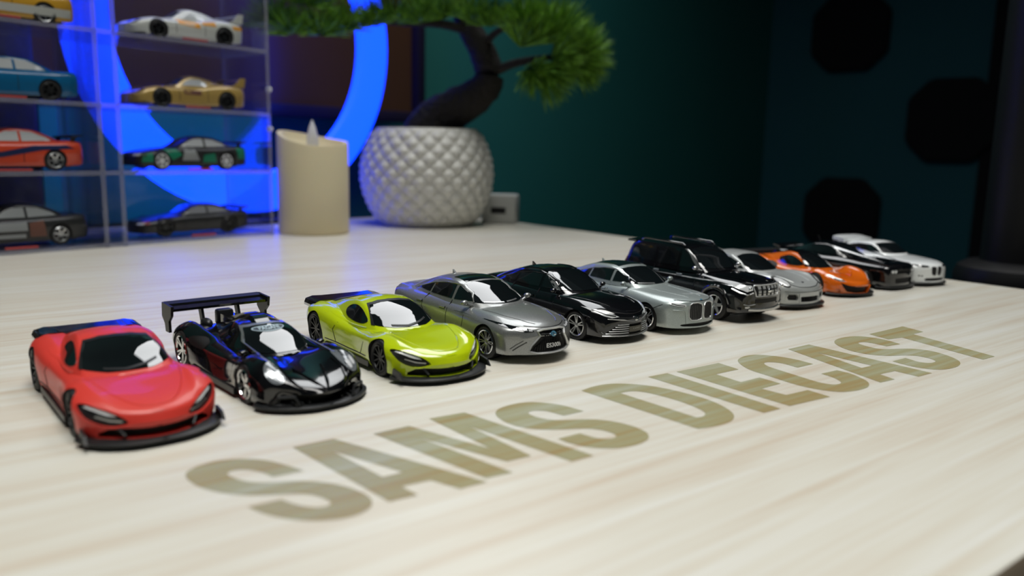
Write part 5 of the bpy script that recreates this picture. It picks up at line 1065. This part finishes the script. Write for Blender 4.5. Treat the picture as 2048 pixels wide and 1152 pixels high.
# ------------------------------------------------------------------ smaller cars in the acrylic cells
PALE = pbr('painted_glare_glass', (.55, .58, .58), .15, 0, 1.)  # pale tone imitates reflections in the small cars' windows
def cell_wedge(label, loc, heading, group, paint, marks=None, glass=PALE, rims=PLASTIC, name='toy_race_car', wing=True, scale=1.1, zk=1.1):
    c = Car(name, label, loc, heading, group, scale, zk=zk)
    c.shape([
        (-3.6, .9, .9, .9, 1.15, .75, 1.1, .45, .36, -.1), (-3.5, 1.3, 1.05, 1.28, 1.3, .85, 1.22, .4, .28, -.1), (-3.0, 1.4, 1.1, 1.36, 1.42, .88, 1.36, .36, .22, 0), (-2.1, 1.42, 1.12, 1.38, 1.48, .88, 1.42, .34, .2, 0),
        (-1.2, 1.36, 1.1, 1.28, 1.42, .84, 1.4, .3, .2, 0), (0, 1.2, 1.06, 1.1, 1.34, .78, 1.38, .28, .18, 0), (1.0, 1.15, 1.06, 1.1, 1.38, .78, 1.4, .28, .18, 0), (2.0, 1.05, 1.08, 1.1, 1.46, .78, 1.44, .3, .18, 0),
        (2.7, .96, 1.02, 1.0, 1.42, .7, 1.42, .28, .18, .1), (3.25, .82, .95, .82, 1.34, .58, 1.36, .26, .16, .22), (3.55, .66, .85, .64, 1.2, .44, 1.24, .24, .16, .32)],
        [(1.3, 1.14, .88, 1.12, .98, 1.05, .3), (.75, 1.4, .84, 1.32, 1.04, 1.08, .2), (.2, 1.7, .78, 1.58, 1.06, 1.1, .1), (-.4, 1.84, .72, 1.7, 1.06, 1.12, 0), (-1.1, 1.78, .68, 1.64, 1.02, 1.2, 0), (-2.0, 1.56, .6, 1.48, .95, 1.25, 0), (-2.8, 1.42, .5, 1.36, .8, 1.26, 0)], paint, 5)
    c.wheels([(2.0, .54, 1.46), (-2.15, .56, 1.48)], .46, dict(n=5, mat=rims, lip=rims, spoke=.06, rr=.66, tread=False))
    c.finish()
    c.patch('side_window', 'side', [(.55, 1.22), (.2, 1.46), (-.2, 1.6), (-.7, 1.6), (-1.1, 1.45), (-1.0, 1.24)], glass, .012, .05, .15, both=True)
    c.patch('windshield', 'front', sym([(0, 1.22), (.8, 1.24), (.68, 1.6), (0, 1.7)]), GLASS, .012, .05, .15)
    c.patch('headlight', 'front', [(.5, .68), (1.1, .7), (1.18, .9), (.6, .84)], GLASS, .012, .05, .12, both=True)
    if wing:
        for sg in (1, -1):
            mb = MB(); mb.prism([(-2.5, 1.3), (-3.45, 1.3), (-3.55, 1.84), (-3.2, 1.84), (-2.9, 1.5)], 'y', sg * 1.18, sg * 1.28); c.add('wing_end_plate', mb, paint)
        wing_plate(c, 'rear_wing', [(-3.1, -1.25, 1.76), (-3.1, 1.25, 1.76)], .45, .09, paint, .05)
    splitter(c, [(3.75, 0), (3.6, .9), (3.3, 1.4), (2.8, 1.46), (2.8, 0)], .12, .18)
    for P, m in (marks or []): c.patch('side_marking', 'side', P, m, .014, .03, .15, both=True)
    c.strip('door_seam', 'side', [(.9, 1.05), (.9, .4)], .03, both=True); c.strip('door_seam', 'side', [(-.9, 1.2), (-.9, .4)], .03, both=True)
    c.chassis(-3.3, 3.3, 1.0)
    return c
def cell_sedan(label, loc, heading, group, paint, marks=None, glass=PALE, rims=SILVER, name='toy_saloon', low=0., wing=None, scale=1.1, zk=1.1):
    c = Car(name, label, loc, heading, group, scale, zk=zk); k = 1 - low
    lower = [(-3.6, 1.1, .9, 1.1, 1.1, .95, 1.05, .5, .4, -.1), (-3.5, 1.36, 1.0, 1.34, 1.22, .98, 1.18, .42, .3, -.1), (-3.0, 1.44, 1.06, 1.4, 1.36, .96, 1.3, .38, .24, 0), (-2.0, 1.42, 1.1, 1.36, 1.42, .92, 1.36, .34, .22, 0), (-.8, 1.36, 1.1, 1.3, 1.36, .88, 1.34, .32, .22, 0), (.6, 1.34, 1.1, 1.27, 1.35, .86, 1.34, .32, .22, 0), (1.4, 1.3, 1.08, 1.22, 1.36, .84, 1.34, .32, .22, 0), (2.2, 1.22, 1.06, 1.15, 1.42, .82, 1.38, .32, .22, 0), (3.0, 1.1, 1.0, 1.03, 1.34, .76, 1.34, .32, .22, .1), (3.45, .96, .92, .92, 1.22, .66, 1.24, .3, .22, .2), (3.6, .72, .85, .7, 1.12, .52, 1.16, .28, .22, .25)]
    cabin = [(1.55, 1.3, .9, 1.28, 1.0, 1.2, .3), (1.0, 1.54, .88, 1.46, 1.06, 1.22, .2), (.4, 1.86, .84, 1.75, 1.1, 1.25, .1), (-.3, 2.0, .8, 1.88, 1.1, 1.25, 0), (-1.1, 1.97, .78, 1.85, 1.08, 1.26, 0), (-1.9, 1.72, .74, 1.62, 1.02, 1.3, 0), (-2.5, 1.44, .7, 1.4, .95, 1.3, -.05)]
    if low: lower = [(r[0], r[1] * k, r[2], r[3] * k, r[4], r[5] * k, r[6], r[7], r[8], r[9]) for r in lower]; cabin = [(r[0] - .25, r[1] * k, r[2], r[3] * k, r[4], r[5] * k, r[6]) for r in cabin]
    c.shape(lower, cabin, paint, 5)
    c.wheels([(2.15, .54, 1.42), (-2.0, .54, 1.42)], .44, dict(n=6, mat=rims, lip=rims, spoke=.06, rr=.7, tread=False))
    c.finish(); dx = -.25 if low else 0
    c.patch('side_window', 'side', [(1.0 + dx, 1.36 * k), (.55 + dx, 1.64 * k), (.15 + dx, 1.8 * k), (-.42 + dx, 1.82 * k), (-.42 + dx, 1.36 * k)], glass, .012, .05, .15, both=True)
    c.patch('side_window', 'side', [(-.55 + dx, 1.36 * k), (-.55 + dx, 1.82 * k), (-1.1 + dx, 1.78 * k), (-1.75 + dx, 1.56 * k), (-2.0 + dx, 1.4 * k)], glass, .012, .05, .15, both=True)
    c.patch('windshield', 'front', sym([(0, 1.4 * k), (.85, 1.42 * k), (.72, 1.8 * k), (0, 1.88 * k)]), GLASS, .012, .05, .15)
    c.patch('headlight', 'front', [(.55, .78 * k), (1.05, .78 * k), (1.1, .92 * k), (.6, .9 * k)], LENS, .012, .05, .12, both=True)
    c.strip('door_seam', 'side', [(.95, 1.25 * k), (.95, .4)], .03, both=True); c.strip('door_seam', 'side', [(-.5, 1.3 * k), (-.5, .4)], .03, both=True)
    for P, m in (marks or []): c.patch('side_marking', 'side', P, m, .014, .03, .15, both=True)
    if wing:
        for sg in (1, -1):
            mb = MB(); mb.prism([(-2.9, 1.3 * k), (-3.1, 1.3 * k), (-3.3, 1.62 * k), (-3.05, 1.62 * k)], 'y', sg * .9, sg * .98); c.add('wing_strut', mb, wing)
        wing_plate(c, 'rear_wing', [(-2.95, -1.2, 1.64 * k), (-2.95, 1.2, 1.64 * k)], .55, .08, wing, .08)
    c.chassis(-3.3, 3.3, 1.0)
    return c

# ------------------------------------------------------------------ the row of cars on the desk
ROW = 'die-cast cars lined up across the desk'
REDP = noise_bump(pbr('matt_red_paint', (.70, .050, .036), .38, 0, .25), 1500, .05)
LIMEP = pbr('lime_paint', (.52, .66, .006), .16, .0, 1.)
longtail_supercar('matt red toy supercar with black front lip at the near end of the row', (-9.54, 19.04), -51.0, REDP, PLASTIC, False, ROW, 1.0, .93)
track_supercar('gloss black toy race car with a tall rear wing and silver wheels', (-6.73, 21.44), -48.5, ROW, .965, .96)
longtail_supercar('lime green toy supercar with black wheels and black front lip', (-3.71, 24.2), -53.0, LIMEP, PLASTIC, True, ROW, 1.01, .94)
grey_sedan('grey metallic toy sedan with spindle grille reading ES300h', (-1.09, 26.47), -51.4, ROW, 1.03, .98)
black_sedan('gloss black toy sedan with silver lower grille slats and number plate', (1.75, 29.11), -48.5, ROW, 1.006)
silver_saloon('silver-green toy saloon with two tall upright grille halves', (4.53, 30.79), -53, ROW, .963)
off_roader('tall black toy off-roader with a chrome barred grille and roof rails', (7.66, 33.0), -55.0, ROW, .99)
rear_engine_coupe('bright silver toy coupe with oval headlights and black rear wing', (10.41, 36.1), -57.2, ROW, 1.04, 1.01)
hybrid_supercar('orange toy supercar with dark windscreen and black front lip', (14.3, 39.17), -62.5, ROW, .95)
muscle_coupe('black toy muscle car with small round headlights beside the orange car', (16.89, 41.45), -53.5, ROW, .945)
winged_coupe('white toy coupe with a rear wing at the far end of the row', (19.62, 42.83), -65, ROW, .95)

# ------------------------------------------------------------------ cars in the acrylic case (noses to the left)
HV = math.degrees(ANG) + 180
CELL = 'small cars shown in the acrylic case'
def cell(col, row): p = dv(D0 + 2.6, -11.0 + (6.1 if col else -4.9), SH[row] + .135); return (p.x, p.y, p.z)
GOLD = pbr('gold_paint', (.50, .34, .10), .3, .2, .6); CWHITE = pbr('cream_white_paint', (.58, .60, .55), .3, 0, .6)
ORG = pbr('orange_print', (.75, .33, .03), .4); CBLUE = pbr('ocean_blue_paint', (.006, .13, .30), .22, 0, .8); CRED = pbr('coral_red_paint', (.66, .07, .025), .3, 0, .6)
NAVY = pbr('navy_print', (.010, .022, .085), .4); GREY = pbr('grey_print', (.30, .32, .32), .4); CBLK = pbr('matt_black_paint', (.02, .021, .021), .4, 0, .3); GRN = pbr('green_print', (.01, .20, .11), .4)
YEL = pbr('amber_paint', (.62, .34, .03), .3, 0, .6); BRN = pbr('brown_print', (.16, .07, .05), .5); RDP = pbr('red_print', (.5, .03, .03), .4)
cell_wedge('white toy race car with orange bands in the upper right acrylic cell', cell(1, 3), HV, CELL, CWHITE, [([(-.6, .78), (.75, .9), (.75, 1.16), (-.6, 1.06)], ORG), ([(-1.6, .98), (-.75, .98), (-.75, 1.12), (-1.55, 1.22)], ORG), ([(-3.4, .95), (-2.75, .95), (-2.7, 1.14), (-3.4, 1.14)], ORG)])
cell_wedge('gold toy race car with a tail fin wing in an acrylic cell', cell(1, 2), HV, CELL, GOLD, [([(-.5, .74), (.6, .76), (.6, .98), (-.5, .98)], BRN)])
cell_sedan('black and green patterned toy race car with white wheels in an acrylic cell', cell(1, 1), HV, CELL, CBLK, [([(1.5, .5), (2.0, 1.1), (1.2, 1.1), (.9, .8)], GRN), ([(-.2, .5), (.9, .5), (.7, 1.15), (.1, 1.2)], GREY), ([(-1.3, .4), (-.4, .4), (-.5, .8), (-1.2, .9)], GRN), ([(2.7, .4), (3.3, .4), (3.2, .8), (2.7, .9)], GRN), ([(-3.4, .6), (-2.8, .6), (-2.7, 1.2), (-3.3, 1.2)], GRN)], rims=WHITE, wing=CBLK, low=.08)
cell_sedan('low black toy coupe with a red nose light in the lowest right cell', cell(1, 0), HV, CELL, CBLK, [([(3.0, .72), (3.35, .68), (3.35, .78), (3.0, .84)], RDP)], glass=pbr('grey_car_glass', (.25, .26, .28), .15, 0, 1.), rims=CBLK, low=.16, wing=CBLK)
cell_sedan('amber and white toy taxi-like car in the upper left acrylic cell', cell(0, 3), HV, CELL, YEL, [([(-3.3, .4), (1.4, .4), (1.4, .75), (-3.3, .78)], CWHITE)], rims=SILVER)
cell_sedan('ocean blue toy sedan with black wheels in an acrylic cell', cell(0, 2), HV, CELL, CBLUE, rims=PLASTIC)
cell_sedan('coral red toy racing saloon with a navy side stripe in an acrylic cell', cell(0, 1), HV, CELL, CRED, [([(-3.0, 1.05), (-1.4, .96), (.5, .62), (2.8, .55), (2.8, .75), (.5, .86), (-1.0, 1.16), (-2.6, 1.2)], NAVY)], rims=SILVER, wing=CBLK)
cell_sedan('black and brown rally toy saloon in the lowest left acrylic cell', cell(0, 0), HV, CELL, CBLK, [([(-.4, .75), (2.4, .75), (2.4, 1.1), (-.4, 1.15)], GREY), ([(-1.3, .45), (-.5, .45), (-.5, 1.1), (-1.2, 1.2)], BRN), ([(-.3, .42), (1.4, .42), (1.4, .6), (-.3, .6)], GREY)], glass=GREY, rims=SILVER)
